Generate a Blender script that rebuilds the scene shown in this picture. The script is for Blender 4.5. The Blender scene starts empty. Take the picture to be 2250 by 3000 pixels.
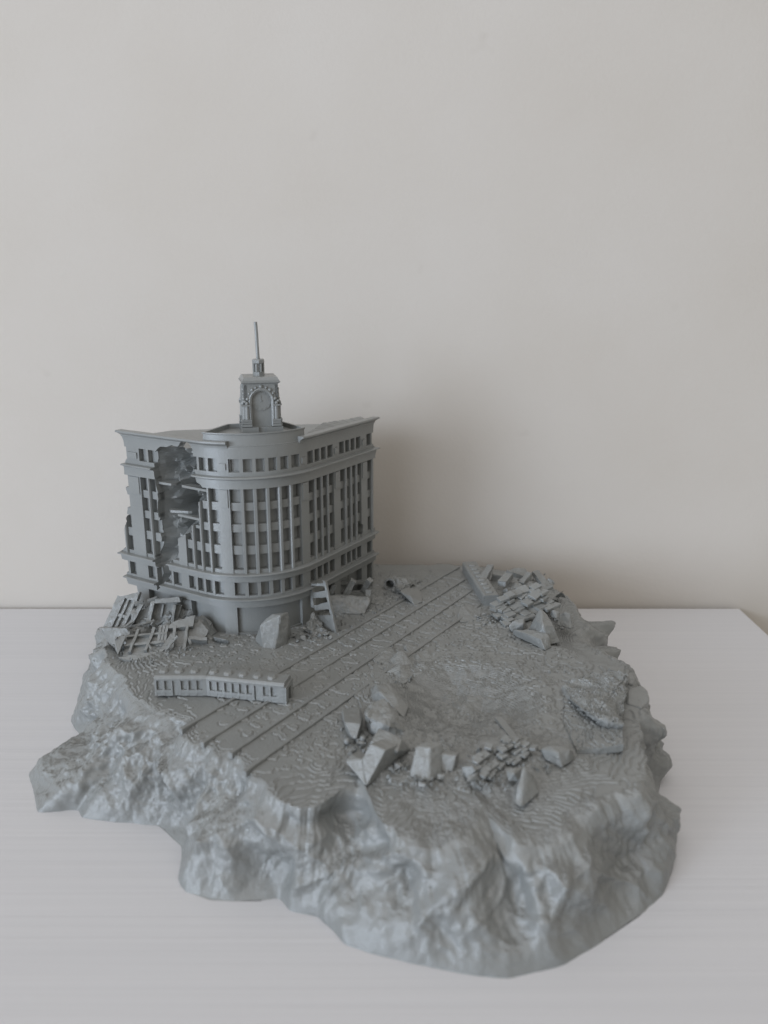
import bpy, bmesh, math, random
import numpy as np
from mathutils import Vector, Matrix
from mathutils.geometry import delaunay_2d_cdt

# ------------------------------------------------------------------ camera, world, lamps, exposure
CM = 0.01                                  # the model is measured in centimetres
CAM_H, F_PX, PITCH = 22.0, 2400.0, math.atan(680 / 2400.0)
SP, CP = math.sin(PITCH), math.cos(PITCH)
scene = bpy.context.scene
col = scene.collection
cam_data = bpy.data.cameras.new("camera")
cam = bpy.data.objects.new("camera", cam_data)
col.objects.link(cam)
cam.location = (0, 0, CAM_H * CM)
cam.rotation_euler = (math.pi / 2 - PITCH, 0, 0)
cam_data.sensor_fit = 'VERTICAL'
cam_data.sensor_height = 36.0
cam_data.lens = 36.0 * F_PX / 3000.0
cam_data.clip_start = 0.01
cam_data.clip_end = 20
cam_data.dof.use_dof = True
cam_data.dof.focus_distance = 0.43
cam_data.dof.aperture_fstop = 8.5
scene.camera = cam

world = bpy.data.worlds.new("World")
scene.world = world
world.use_nodes = True
bg = world.node_tree.nodes["Background"]
bg.inputs[0].default_value = (1.0, 0.955, 0.86, 1)
bg.inputs[1].default_value = 0.36

def area_lamp(name, loc, target, sx, sy, power, colour):
    d = bpy.data.lights.new(name, 'AREA')
    d.shape = 'RECTANGLE'; d.size = sx; d.size_y = sy
    d.energy = power; d.color = colour
    o = bpy.data.objects.new(name, d); col.objects.link(o)
    o.location = loc
    o.rotation_euler = (Vector(target) - Vector(loc)).to_track_quat('-Z', 'Y').to_euler()
    return o
# the room's window: off to the left, a little behind the camera, not much above the table
win = area_lamp("window_light", (-1.70, -1.13, 0.44), (0.12, 0.52, 0.20), 0.65, 0.85, 4.0, (0.72, 0.84, 1.0))
win.data.spread = math.radians(80)
# the wide bright side of the room round that window
side = area_lamp("window_side_of_room", (-1.4, -1.3, 0.55), (0.25, 0.50, 0.22), 2.2, 1.3, 8.0, (0.77, 0.86, 1.0))
side.data.spread = math.radians(85)
# daylight handed on by the white ceiling
area_lamp("ceiling_bounce", (0.1, -0.05, 2.1), (0.0, 0.35, 0.0), 2.2, 2.2, 17, (1.0, 0.97, 0.98))

scene.view_settings.view_transform = 'Standard'
scene.view_settings.look = 'None'
scene.view_settings.exposure = 0.0
scene.view_settings.gamma = 1.0
scene.render.engine = 'CYCLES'
scene.cycles.max_bounces = 6

# ------------------------------------------------------------------ helpers
rnd = random.Random(7)

def ray(x, y):
    u = (x - 1125) / F_PX; v = (y - 1500) / F_PX
    return (u, CP - v * SP, -SP - v * CP)
def g(x, y, z=3.85):
    """point of the photograph on the horizontal plane at height z (cm)"""
    d = ray(x, y); t = (z - CAM_H) / d[2]
    return Vector((d[0] * t, d[1] * t, z))
def at(x, y, Y):
    """point of the photograph at depth Y (cm)"""
    d = ray(x, y); t = Y / d[1]
    return Vector((d[0] * t, Y, CAM_H + d[2] * t))

# vectorised gradient noise
_pr = np.random.RandomState(11)
_perm = _pr.permutation(256); _perm = np.concatenate([_perm, _perm, _perm])
_gr = _pr.normal(size=(256, 3)); _gr /= np.linalg.norm(_gr, axis=1)[:, None]
def perlin(x, y, z):
    x = np.asarray(x, float); y = np.asarray(y, float) + 0 * x; z = np.asarray(z, float) + 0 * x
    xi, yi, zi = np.floor(x).astype(int), np.floor(y).astype(int), np.floor(z).astype(int)
    xf, yf, zf = x - xi, y - yi, z - zi
    u, v, w = [t * t * t * (t * (t * 6 - 15) + 10) for t in (xf, yf, zf)]
    xi &= 255; yi &= 255; zi &= 255
    r = 0
    for dx in (0, 1):
        for dy in (0, 1):
            for dz in (0, 1):
                h = _perm[_perm[_perm[(xi + dx) & 255] + ((yi + dy) & 255)] + ((zi + dz) & 255)]
                gv = _gr[h]
                dot = gv[..., 0] * (xf - dx) + gv[..., 1] * (yf - dy) + gv[..., 2] * (zf - dz)
                r = r + dot * (u if dx else 1 - u) * (v if dy else 1 - v) * (w if dz else 1 - w)
    return r * 1.5
def fbm(x, y, z, octv=4, lac=2.1, gain=0.5):
    a, r = 1.0, 0
    for i in range(octv):
        r = r + a * perlin(x + 13.1 * i, y + 7.7 * i, z + 3.3 * i)
        x, y, z = x * lac, y * lac, z * lac; a *= gain
    return r
def ridged(x, y, z, octv=3):
    a, r = 1.0, 0
    for i in range(octv):
        r = r + a * (1 - 2 * np.abs(perlin(x + 5.1 * i, y + 9.7 * i, z + 1.3 * i)))
        x, y, z = x * 2.1, y * 2.1, z * 2.1; a *= 0.5
    return r
def worley(x, y, z):
    """distance to the nearest of one random point per cell"""
    xi, yi, zi = np.floor(x).astype(int), np.floor(y).astype(int), np.floor(z).astype(int)
    best = np.full(x.shape, 9.0)
    for dx in (-1, 0, 1):
        for dy in (-1, 0, 1):
            for dz in (-1, 0, 1):
                h = _perm[_perm[_perm[(xi + dx) & 255] + ((yi + dy) & 255)] + ((zi + dz) & 255)]
                o = _gr[h] * 0.45 + 0.5
                best = np.minimum(best, (xi + dx + o[:, 0] - x) ** 2 + (yi + dy + o[:, 1] - y) ** 2 + (zi + dz + o[:, 2] - z) ** 2)
    return np.sqrt(best)
def sstep(a, b, x):
    t = np.clip((x - a) / (b - a), 0, 1); return t * t * (3 - 2 * t)

class MB:
    def __init__(self): self.v = []; self.f = []
    def add(self, vs, fs):
        n = len(self.v); self.v += [tuple(p) for p in vs]; self.f += [tuple(i + n for i in q) for q in fs]
        return self
    def box(self, x0, x1, y0, y1, z0, z1):
        vs = [(x, y, z) for z in (z0, z1) for y in (y0, y1) for x in (x0, x1)]
        return self.add(vs, [(0, 2, 3, 1), (4, 5, 7, 6), (0, 1, 5, 4), (2, 6, 7, 3), (0, 4, 6, 2), (1, 3, 7, 5)])
    def beam(self, p, q, w, h, up=(0, 0, 1)):
        p, q = Vector(p), Vector(q); d = (q - p).normalized(); up = Vector(up)
        s = d.cross(up)
        if s.length < 1e-4: s = d.cross(Vector((1, 0, 0)))
        s.normalize(); n = s.cross(d)
        vs = [o + s * a * w / 2 + n * b * h / 2 for o in (p, q) for a, b in ((-1, -1), (1, -1), (1, 1), (-1, 1))]
        return self.add(vs, [(3, 2, 1, 0), (4, 5, 6, 7), (0, 1, 5, 4), (1, 2, 6, 5), (2, 3, 7, 6), (3, 0, 4, 7)])
    def loft(self, rings, cap=True, closed=True):
        n = len(rings[0]); vs = [p for r in rings for p in r]; fs = []
        for i in range(len(rings) - 1):
            for j in range(n if closed else n - 1):
                k = (j + 1) % n
                fs.append((i * n + j, i * n + k, (i + 1) * n + k, (i + 1) * n + j))
        if cap:
            fs.append(tuple(reversed(range(n)))); m = (len(rings) - 1) * n; fs.append(tuple(range(m, m + n)))
        return self.add(vs, fs)
    def tube(self, c, prof, n=20, tilt=(0, 0)):
        rings = []
        for r, z in prof:
            rings.append([(c[0] + tilt[0] * z + r * math.cos(2 * math.pi * k / n), c[1] + tilt[1] * z + r * math.sin(2 * math.pi * k / n), c[2] + z) for k in range(n)])
        return self.loft(rings)
    def ball(self, c, r, sub=1):
        bm = bmesh.new(); bmesh.ops.create_icosphere(bm, subdivisions=sub, radius=r)
        bm.verts.ensure_lookup_table()
        vs = [(v.co.x + c[0], v.co.y + c[1], v.co.z + c[2]) for v in bm.verts]
        fs = [tuple(v.index for v in f.verts) for f in bm.faces]; bm.free()
        return self.add(vs, fs)

def mesh_obj(name, verts, faces, mat, parent=None, origin=None, smooth=False):
    me = bpy.data.meshes.new(name)
    o0 = origin if origin is not None else (0, 0, 0)
    v = (np.asarray(verts, float) - np.asarray(o0, float)) * CM
    me.from_pydata(v.tolist(), [], faces)
    if smooth: me.polygons.foreach_set("use_smooth", [True] * len(me.polygons))
    me.materials.append(mat); me.update()
    o = bpy.data.objects.new(name, me); col.objects.link(o)
    if parent is not None: o.parent = parent
    elif origin is not None: o.location = Vector(o0) * CM
    return o
def tag(o, label, cat, group=None):
    o["label"] = label; o["category"] = cat
    if group: o["group"] = group
    return o
def thing(name, label, cat, loc, rz=0.0, group=None):
    o = bpy.data.objects.new(name, None); col.objects.link(o)
    o.empty_display_size = 0.01
    o.location = Vector(loc) * CM; o.rotation_euler = (0, 0, rz)
    return tag(o, label, cat, group)
def part(name, mb, mat, parent, smooth=False):
    """mesh in the parent's own coordinates (cm)"""
    return mesh_obj(name, mb.v, mb.f, mat, parent, smooth=smooth)
def wpart(name, mb, mat, parent, root=None, smooth=False):
    """mesh given in world cm, put under an unrotated parent"""
    r = root or parent
    off = Vector(r.location) / CM
    return mesh_obj(name, [(p[0] - off.x, p[1] - off.y, p[2] - off.z) for p in mb.v], mb.f, mat, parent, smooth=smooth)

# ------------------------------------------------------------------ materials
def nodes(name):
    m = bpy.data.materials.new(name); m.use_nodes = True
    nt = m.node_tree; return m, nt, nt.nodes["Principled BSDF"]
def mat_plastic(name, base=(0.226, 0.233, 0.227), layer=0.0, grain=0.16, pits=0.0, rough=0.34):
    m, nt, b = nodes(name)
    geo = nt.nodes.new("ShaderNodeNewGeometry")
    n1 = nt.nodes.new("ShaderNodeTexNoise"); n1.inputs["Scale"].default_value = 45; n1.inputs["Detail"].default_value = 5
    nt.links.new(geo.outputs["Position"], n1.inputs["Vector"])
    ramp = nt.nodes.new("ShaderNodeValToRGB")
    ramp.color_ramp.elements[0].position = 0.3; ramp.color_ramp.elements[1].position = 0.7
    ramp.color_ramp.elements[0].color = (*[c * 0.93 for c in base], 1)
    ramp.color_ramp.elements[1].color = (*[c * 1.06 for c in base], 1)
    nt.links.new(n1.outputs["Fac"], ramp.inputs[0]); nt.links.new(ramp.outputs[0], b.inputs["Base Color"])
    b.inputs["Roughness"].default_value = rough
    b.inputs["Specular IOR Level"].default_value = 0.7
    # print layers: thin horizontal courses, wobbling slightly
    sep = nt.nodes.new("ShaderNodeSeparateXYZ"); nt.links.new(geo.outputs["Position"], sep.inputs[0])
    mul = nt.nodes.new("ShaderNodeMath"); mul.operation = 'MULTIPLY'; mul.inputs[1].default_value = 2 * math.pi / 0.00042
    nt.links.new(sep.outputs["Z"], mul.inputs[0])
    sn = nt.nodes.new("ShaderNodeMath"); sn.operation = 'SINE'; nt.links.new(mul.outputs[0], sn.inputs[0])
    n2 = nt.nodes.new("ShaderNodeTexNoise"); n2.inputs["Scale"].default_value = 900; n2.inputs["Detail"].default_value = 3
    nt.links.new(geo.outputs["Position"], n2.inputs["Vector"])
    bmp1 = nt.nodes.new("ShaderNodeBump"); bmp1.inputs["Strength"].default_value = layer; bmp1.inputs["Distance"].default_value = 0.0001
    bmp2 = nt.nodes.new("ShaderNodeBump"); bmp2.inputs["Strength"].default_value = grain; bmp2.inputs["Distance"].default_value = 0.0006
    nt.links.new(sn.outputs[0], bmp1.inputs["Height"]); nt.links.new(n2.outputs["Fac"], bmp2.inputs["Height"])
    if pits:
        n3 = nt.nodes.new("ShaderNodeTexNoise"); n3.inputs["Scale"].default_value = 260; n3.inputs["Detail"].default_value = 6; n3.inputs["Roughness"].default_value = 0.65
        nt.links.new(geo.outputs["Position"], n3.inputs["Vector"])
        bmp3 = nt.nodes.new("ShaderNodeBump"); bmp3.inputs["Strength"].default_value = pits; bmp3.inputs["Distance"].default_value = 0.0016
        nt.links.new(n3.outputs["Fac"], bmp3.inputs["Height"]); nt.links.new(bmp3.outputs[0], bmp2.inputs["Normal"])
    nt.links.new(bmp2.outputs[0], bmp1.inputs["Normal"]); nt.links.new(bmp1.outputs[0], b.inputs["Normal"])
    return m
M_BLD = mat_plastic("grey_plastic_building", layer=0.22)
M_ROCK = mat_plastic("grey_plastic_rock", layer=0.25, grain=0.22, pits=0.22)
M_RUB = mat_plastic("grey_plastic_rubble", layer=0.35, grain=0.25, pits=0.18)

def mat_wall():
    m, nt, b = nodes("painted_wall")
    tc = nt.nodes.new("ShaderNodeTexCoord")
    n1 = nt.nodes.new("ShaderNodeTexNoise"); n1.inputs["Scale"].default_value = 9; n1.inputs["Detail"].default_value = 4
    n2 = nt.nodes.new("ShaderNodeTexNoise"); n2.inputs["Scale"].default_value = 420; n2.inputs["Detail"].default_value = 4
    n3 = nt.nodes.new("ShaderNodeTexNoise"); n3.inputs["Scale"].default_value = 38; n3.inputs["Detail"].default_value = 2
    for n in (n1, n2, n3): nt.links.new(tc.outputs["Object"], n.inputs["Vector"])
    r = nt.nodes.new("ShaderNodeValToRGB")
    r.color_ramp.elements[0].position = 0.35; r.color_ramp.elements[0].color = (0.555, 0.512, 0.462, 1)
    r.color_ramp.elements[1].position = 0.68; r.color_ramp.elements[1].color = (0.577, 0.537, 0.492, 1)
    nt.links.new(n1.outputs["Fac"], r.inputs[0])
    # faint scuffs
    r3 = nt.nodes.new("ShaderNodeValToRGB")
    r3.color_ramp.elements[0].position = 0.16; r3.color_ramp.elements[0].color = (0.9, 0.89, 0.88, 1)
    r3.color_ramp.elements[1].position = 0.27; r3.color_ramp.elements[1].color = (1, 1, 1, 1)
    nt.links.new(n3.outputs["Fac"], r3.inputs[0])
    mx = nt.nodes.new("ShaderNodeMix"); mx.data_type = 'RGBA'; mx.blend_type = 'MULTIPLY'; mx.inputs[0].default_value = 1.0
    nt.links.new(r.outputs[0], mx.inputs[6]); nt.links.new(r3.outputs[0], mx.inputs[7])
    nt.links.new(mx.outputs[2], b.inputs["Base Color"])
    b.inputs["Roughness"].default_value = 0.75
    b.inputs["Specular IOR Level"].default_value = 0.25
    bmp = nt.nodes.new("ShaderNodeBump"); bmp.inputs["Strength"].default_value = 0.12; bmp.inputs["Distance"].default_value = 0.001
    nt.links.new(n2.outputs["Fac"], bmp.inputs["Height"]); nt.links.new(bmp.outputs[0], b.inputs["Normal"])
    return m
M_WALL = mat_wall()

def mat_table():
    m, nt, b = nodes("white_wood_grain_laminate")
    tc = nt.nodes.new("ShaderNodeTexCoord")
    mp = nt.nodes.new("ShaderNodeMapping"); mp.inputs["Scale"].default_value = (4, 420, 4)
    nt.links.new(tc.outputs["Object"], mp.inputs[0])
    n1 = nt.nodes.new("ShaderNodeTexNoise"); n1.inputs["Scale"].default_value = 1; n1.inputs["Detail"].default_value = 3
    n1.inputs["Distortion"].default_value = 0.4
    nt.links.new(mp.outputs[0], n1.inputs["Vector"])
    r = nt.nodes.new("ShaderNodeValToRGB")
    r.color_ramp.elements[0].position = 0.3; r.color_ramp.elements[0].color = (0.600, 0.598, 0.612, 1)
    r.color_ramp.elements[1].position = 0.62; r.color_ramp.elements[1].color = (0.628, 0.625, 0.638, 1)
    nt.links.new(n1.outputs["Fac"], r.inputs[0]); nt.links.new(r.outputs[0], b.inputs["Base Color"])
    b.inputs["Roughness"].default_value = 0.5
    b.inputs["Specular IOR Level"].default_value = 0.35
    bmp = nt.nodes.new("ShaderNodeBump"); bmp.inputs["Strength"].default_value = 0.16; bmp.inputs["Distance"].default_value = 0.0008
    nt.links.new(n1.outputs["Fac"], bmp.inputs["Height"]); nt.links.new(bmp.outputs[0], b.inputs["Normal"])
    return m
M_TABLE = mat_table()

# ------------------------------------------------------------------ the setting: wall and table
mb = MB().box(-160, 160, 53.4, 56, -75, 190)
o = mesh_obj("wall", mb.v, mb.f, M_WALL); o["kind"] = "structure"; o["label"] = "plain off-white painted wall behind the table"
mb = MB().box(-95, 24.77, -30, 53.06, -2.4, 0.0)

o = mesh_obj("table_top", mb.v, mb.f, M_TABLE); o["kind"] = "structure"; o["label"] = "white wood-grain table top under the diorama"
md = o.modifiers.new("edge", 'BEVEL'); md.width = 0.0012; md.segments = 3

# ------------------------------------------------------------------ rock base
CX, CY = -0.5, 37.5
RIM = [(-16.0, 44.5, 2.6), (-15.2, 41.0, 3.0), (-13.6, 37.2, 3.55), (-12.2, 34.6, 3.7), (-10.6, 32.6, 3.8), (-8.6, 30.8, 3.85), (-7.3, 29.7, 3.85),
       (-5.7, 28.3, 3.85), (-4.8, 27.1, 3.8), (-3.9, 25.9, 3.7), (-2.6, 25.8, 3.6), (-0.9, 27.1, 3.75), (-0.1, 24.9, 3.55), (1.1, 24.0, 3.35), (2.7, 24.6, 3.5),
       (3.9, 25.6, 3.6), (4.8, 24.2, 3.2), (6.3, 24.4, 3.3), (7.8, 25.8, 3.6), (9.4, 26.6, 3.6), (10.3, 28.4, 3.6), (10.9, 30.2, 3.7),
       (11.6, 33.0, 3.8), (12.0, 36.5, 3.8), (11.3, 38.6, 3.5), (10.6, 40.6, 3.2), (11.6, 42.6, 3.2), (11.2, 45.0, 3.6), (10.7, 47.5, 3.8), (9.6, 50.0, 3.8), (5.3, 51.6, 3.8),
       (0.6, 51.6, 3.8), (-6, 51.2, 3.7), (-12, 49.5, 3.4), (-15, 47.5, 3.0)]
BASE = [(-17.6, 44.6), (-17.0, 41.5), (-16.2, 37.9), (-15.4, 36.7), (-15.0, 36.0), (-15.7, 34.9), (-16.4, 33.2), (-14.8, 30.3), (-13.2, 30.6), (-12.8, 30.0), (-11.1, 29.7), (-9.5, 29.4), (-8.2, 28.1), (-7.8, 26.3),
        (-7.4, 25.6), (-6.4, 25.1), (-4.6, 25.0), (-3.9, 25.2), (-3.4, 24.6), (-2.3, 24.4), (-1.6, 23.6), (-1.3, 23.1), (-0.5, 22.75), (1.1, 22.25), (2.6, 21.85),
        (4.1, 21.65), (5.7, 22.15), (7.5, 23.1), (9.1, 24.2), (10.3, 25.4), (11.1, 26.7), (11.7, 28.1), (12.0, 30.6), (12.7, 33.2), (13.0, 35.6), (13.5, 37.6), (13.5, 39.4),
        (12.6, 41.2), (13.1, 43.0), (13.4, 45.0), (12.6, 47.4), (11.6, 50.2), (6, 52.3), (0, 52.3), (-7, 52.0), (-13, 50.6), (-16.6, 48.0)]
def polar(poly, th, dim=2):
    """distance from the centre to the closed outline along each angle (and the height there)"""
    P = np.array([p[:2] for p in poly], float) - [CX, CY]; Q = np.roll(P, -1, axis=0)
    Z = np.array([p[2] if len(p) > 2 else 0 for p in poly], float); Z2 = np.roll(Z, -1)
    R = np.zeros_like(th); H = np.zeros_like(th)
    for i, t in enumerate(th):
        d = np.array([math.cos(t), math.sin(t)]); e = Q - P
        den = d[0] * e[:, 1] - d[1] * e[:, 0]; den = np.where(np.abs(den) < 1e-9, 1e-9, den)
        r = (P[:, 0] * e[:, 1] - P[:, 1] * e[:, 0]) / den
        k = (P[:, 0] * d[1] - P[:, 1] * d[0]) / den
        ok = (k >= 0) & (k <= 1) & (r > 0)
        j = np.where(ok)[0]; j = j[np.argmax(r[j])]
        R[i] = r[j]; H[i] = Z[j] + (Z2[j] - Z[j]) * k[j]
    return R, H
def smooth_c(a, n):
    k = np.hanning(2 * n + 1); k /= k.sum()
    return np.convolve(np.concatenate([a[-n:], a, a[:n]]), k, 'valid')

RAIL_D = Vector((math.cos(math.radians(57.0)), math.sin(math.radians(57.0)), 0))
RAILS = [((-8.38, 30.72), (4.90, 50.75)), ((-7.26, 29.69), (5.0, 48.35)), ((-5.98, 28.93), (5.25, 46.45)), ((-5.22, 27.67), (5.55, 44.25))]

def ground_noise(x, y):
    """bumps of the street and the crater floor before the print layers"""
    rd = (x * math.cos(math.radians(57)) + y * math.sin(math.radians(57)))         # along the rails
    rp = (x * math.sin(math.radians(57)) - y * math.cos(math.radians(57)))         # across the rails (grows to the right)
    right = sstep(-20.6, -18.2, rp)                                                # right of the fourth rail
    n = 0.030 * fbm(x * 1.5, y * 1.5, 2.0 + 0 * x, 2) + 0.016 * fbm(x * 3.1, y * 3.1, 5.0 + 0 * x, 2)
    # sleepers pressed into the track bed
    bed = sstep(-25.8, -25.3, rp) * (1 - sstep(-19.2, -18.9, rp))
    sl = 0.5 + 0.5 * np.cos(rd * 2 * math.pi / 0.72 + 1.6 * perlin(x * 0.9, y * 0.9, 1.0 + 0 * x))
    n = n * (1 - 0.35 * bed) + bed * 0.02 * sl * (0.6 + 0.8 * perlin(x * 1.2, y * 1.2, 9.0 + 0 * x))
    left = 1 - sstep(-26.5, -25.9, rp)
    n = n + left * 0.016 * perlin(x * 3.4, y * 3.4, 14.0 + 0 * x) + 0.006 * perlin(x * 5.2, y * 5.2, 16.0 + 0 * x)
    n = n + right * (0.055 * fbm(x * 0.8, y * 0.8, 3.0 + 0 * x, 3) + 0.012 * fbm(x * 4, y * 4, 8.0 + 0 * x, 2))
    return n, right
def ztop(x, y):
    n, right = ground_noise(x, y)
    z = 3.85 + n
    d = np.hypot((x - 3.6) / 3.6, (y - 33.2) / 3.4)
    z = z - 0.50 * (1 - sstep(0.25, 1.0, d)) + 0.09 * np.exp(-((d - 1.12) / 0.2) ** 2)
    z = z + right * (1 - sstep(0.7, 1.3, d)) * (0.13 * perlin(x * 0.75, y * 0.75, 20.0 + 0 * x) + 0.06 * perlin(x * 1.9, y * 1.9, 26.0 + 0 * x))
    d = np.hypot((x - 3.6 - 0.8 * perlin(x * 0.4, y * 0.4, 33.0 + 0 * x)) / 3.6, (y - 33.2) / 3.4)
    for px_, py_, rx_, ry_, h_ in ((2.4, 33.9, 0.7, 0.6, 0.16), (4.6, 33.2, 0.9, 0.45, 0.14), (3.2, 32.0, 0.8, 0.5, 0.10)):
        z = z - h_ * np.exp(-(((x - px_) / rx_) ** 2 + ((y - py_) / ry_) ** 2))
    # mounds under the heaps
    z = z + 0.55 * np.exp(-(((x + 13.4) / 1.6) ** 2 + ((y - 42.3) / 1.9) ** 2)) + 0.18 * np.exp(-(((x - 8.4) / 1.9) ** 2 + ((y - 45.6) / 2.0) ** 2))
    # the front falls away
    z = z - 0.22 * np.maximum(0, 27.6 - y) * sstep(-1, 1.5, x) * 0.9 + (1 - sstep(26, 28.5, y)) * (0.15 * perlin(x * 0.8, y * 0.8, 41.0 + 0 * x) + 0.06 * perlin(x * 2.0, y * 2.0, 44.0 + 0 * x) + 0.025 * perlin(x * 4.5, y * 4.5, 47.0 + 0 * x))
    # ravine at the right
    z = z - 1.0 * np.exp(-(((x - 11.8) / 1.7) ** 2 + ((y - 41.2) / 1.35) ** 2))
    return z
LAYER = 0.033
def terrace(z, nz):
    """printed layers: flat treads, each edge a thin bead with a groove below it"""
    slope = np.maximum(np.sqrt(np.maximum(0, 1 - nz * nz)) / np.maximum(nz, 0.05), 0.012)
    q = z / LAYER; k = np.floor(q); f = q - k
    d = np.where(f < 0.5, f, f - 1) * LAYER / slope            # distance to the nearest layer edge
    tread = LAYER * (np.round(q) - 1 + sstep(-0.03, 0.03, d))
    fine = 1 - sstep(0.35, 0.8, slope)
    return tread + fine * (0.018 * np.exp(-((d - 0.032) / 0.03) ** 2) - 0.042 * np.exp(-((d + 0.035) / 0.03) ** 2))

def rock_base():
    N, A, B = 2100, 300, 110
    th = np.linspace(0, 2 * math.pi, N, endpoint=False)
    Rr, Zr = polar(RIM, th); Rb, _ = polar(BASE, th)
    Rr, Zr, Rb = smooth_c(Rr, 9), smooth_c(Zr, 20), smooth_c(Rb, 6)
    # ragged lip
    lip = 0.35 * fbm(np.cos(th) * 9, np.sin(th) * 9, 1.5 + 0 * th, 4)
    Rr = Rr + lip; Rb = np.maximum(Rb, Rr + 0.12)
    c, s = np.cos(th), np.sin(th)
    rows_x, rows_y, rows_z, mask = [], [], [], []
    for i in range(A):
        rho = (i + 0.3) / (A - 0.7)
        r = Rr * rho
        x, y = CX + r * c, CY + r * s
        z = ztop(x, y)
        edge = Rr - r                                      # distance to the lip
        w = np.exp(-edge / 0.55)
        z = z * (1 - w) + np.minimum(z, Zr + 0.1) * w - 0.16 * np.exp(-edge / 0.25)
        lowl = sstep(0, 3.0, edge)                         # where the outline's own height is lower than the street
        z = np.minimum(z, Zr + (z - Zr) * lowl + 0.0)
        rows_x.append(x); rows_y.append(y); rows_z.append(z); mask.append(0.28 * np.exp(-edge / 0.3))
    z_l = rows_z[-1].copy()
    for j in range(1, B + 1):
        t = j / B
        h = 0.62 * t ** 1.25 + 0.38 * t ** 0.55
        r = Rr + (Rb - Rr) * h
        rows_x.append(CX + r * c); rows_y.append(CY + r * s)
        rows_z.append(z_l * (1 - t ** 0.92)); mask.append(np.full(N, 0.28 + 0.72 * float(sstep(0.0, 0.22, t))))
    X, Y, Z, Mk = map(np.array, (rows_x, rows_y, rows_z, mask))
    # outward direction of the undisplaced form
    def nrm(X, Y, Z):
        du = np.stack([np.roll(X, -1, 1) - np.roll(X, 1, 1), np.roll(Y, -1, 1) - np.roll(Y, 1, 1), np.roll(Z, -1, 1) - np.roll(Z, 1, 1)], -1)
        dv = np.stack([np.gradient(X, axis=0), np.gradient(Y, axis=0), np.gradient(Z, axis=0)], -1)
        n = np.cross(dv, du); n /= np.linalg.norm(n, axis=-1)[..., None] + 1e-12
        return n
    n = nrm(X, Y, Z)
    for k in range(3):
        n = (np.roll(n, 4, 1) + n + np.roll(n, -4, 1)); n /= np.linalg.norm(n, axis=-1)[..., None]
    wx, wy = 0.9 * perlin(X * 0.35, Y * 0.35, Z * 0.3 + 30), 0.9 * perlin(X * 0.35 + 9, Y * 0.35, Z * 0.3 + 50)
    Xw, Yw = X + wx, Y + wy
    near = 1 - sstep(24.0, 31.0, Y)                                    # broad smooth facets at the front, finer crags at the left
    sel = Mk > 0.006
    x_, y_, z_, xw_, yw_, nr = X[sel], Y[sel], Z[sel], Xw[sel], Yw[sel], near[sel]
    big = perlin(xw_ * 0.26, yw_ * 0.26, z_ * 0.15 + 4)
    pit = worley(xw_ * 0.30, yw_ * 0.30, z_ * 0.26 + 2) - 0.52         # deep hollows between sharp ridges
    pit2 = worley(xw_ * 0.72 + 3, yw_ * 0.72, z_ * 0.55 + 1) - 0.52
    rid = 1 - 2.2 * np.abs(perlin(xw_ * 0.5 + 2, yw_ * 0.5, z_ * 0.5)) - 0.3
    mid = fbm(xw_ * 1.6, yw_ * 1.6, z_ * 1.3, 2)
    fin = fbm(x_ * 4.2, y_ * 4.2, z_ * 3.4, 3)
    lft = 1 - nr
    disp = np.zeros_like(X)
    disp[sel] = 0.5 * big + (2.1 + 0.3 * nr) * pit + (0.55 + 0.25 * lft) * pit2 + 0.22 * rid + (0.16 + 0.02 * lft) * mid + (0.035 + 0.035 * lft) * fin
    foot = np.clip(Z / 1.4, 0, 1)
    backwall = 1 - 0.8 * sstep(49, 51.5, Y)
    D = disp * Mk * backwall * (0.12 + 0.88 * foot)
    X2, Y2, Z2 = X + n[..., 0] * D, Y + n[..., 1] * D, Z + n[..., 2] * D * 0.75
    # horns on the right-hand edge
    for hx, hy, hz, wx, L in ((11.6, 40.3, 2.4, 0.6, 1.5), (12.5, 43.7, 2.4, 0.48, 3.2), (12.3, 32.7, 1.0, 0.6, 0.9), (12.0, 37.4, 2.6, 0.6, 0.4), (11.2, 28.6, 1.5, 0.7, 0.5), (-16.2, 36.5, 1.6, 0.8, 0.5), (-15.4, 32.6, 1.3, 0.8, 0.5)):
        e = np.exp(-(((X - hx) / wx / 1.6) ** 2 + ((Y - hy) / wx) ** 2 + ((Z - hz) / wx / 1.1) ** 2)) * np.sqrt(np.maximum(Mk, 0.0))
        ra = np.hypot(X - CX, Y - CY)
        X2 += e * L * (X - CX) / ra; Y2 += e * L * (Y - CY) / ra; Z2 += e * 0.25 * L
    Y2 = np.minimum(Y2, 52.9)
    # print layers show on every gentle slope
    n2 = nrm(X2, Y2, Z2)
    up = sstep(0.80, 0.91, n2[..., 2])
    Z2 = Z2 * (1 - up) + terrace(Z2, n2[..., 2]) * up
    Z2 = np.maximum(Z2, 0.0); Z2[-1] = 0.0
    V = np.stack([X2, Y2, Z2], -1).reshape(-1, 3)
    Rn = A + B
    i = np.arange(Rn - 1)[:, None]; j = np.arange(N)[None, :]; k = (j + 1) % N
    F = np.stack([i * N + j, (i + 1) * N + j, (i + 1) * N + k, i * N + k], -1).reshape(-1, 4)
    # close the middle
    V = np.vstack([V, [[CX, CY, float(Z2[0].mean())]]])
    me = bpy.data.meshes.new("rock")
    tri = np.stack([np.arange(N), (np.arange(N) + 1) % N, np.full(N, len(V) - 1)], -1)
    nv = len(V); nq = len(F); ntr = len(tri)
    me.vertices.add(nv); me.vertices.foreach_set("co", ((V - [CX, CY, 0]) * CM).ravel())
    me.loops.add(nq * 4 + ntr * 3); me.loops.foreach_set("vertex_index", np.concatenate([F.ravel(), tri.ravel()]))
    me.polygons.add(nq + ntr)
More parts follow.
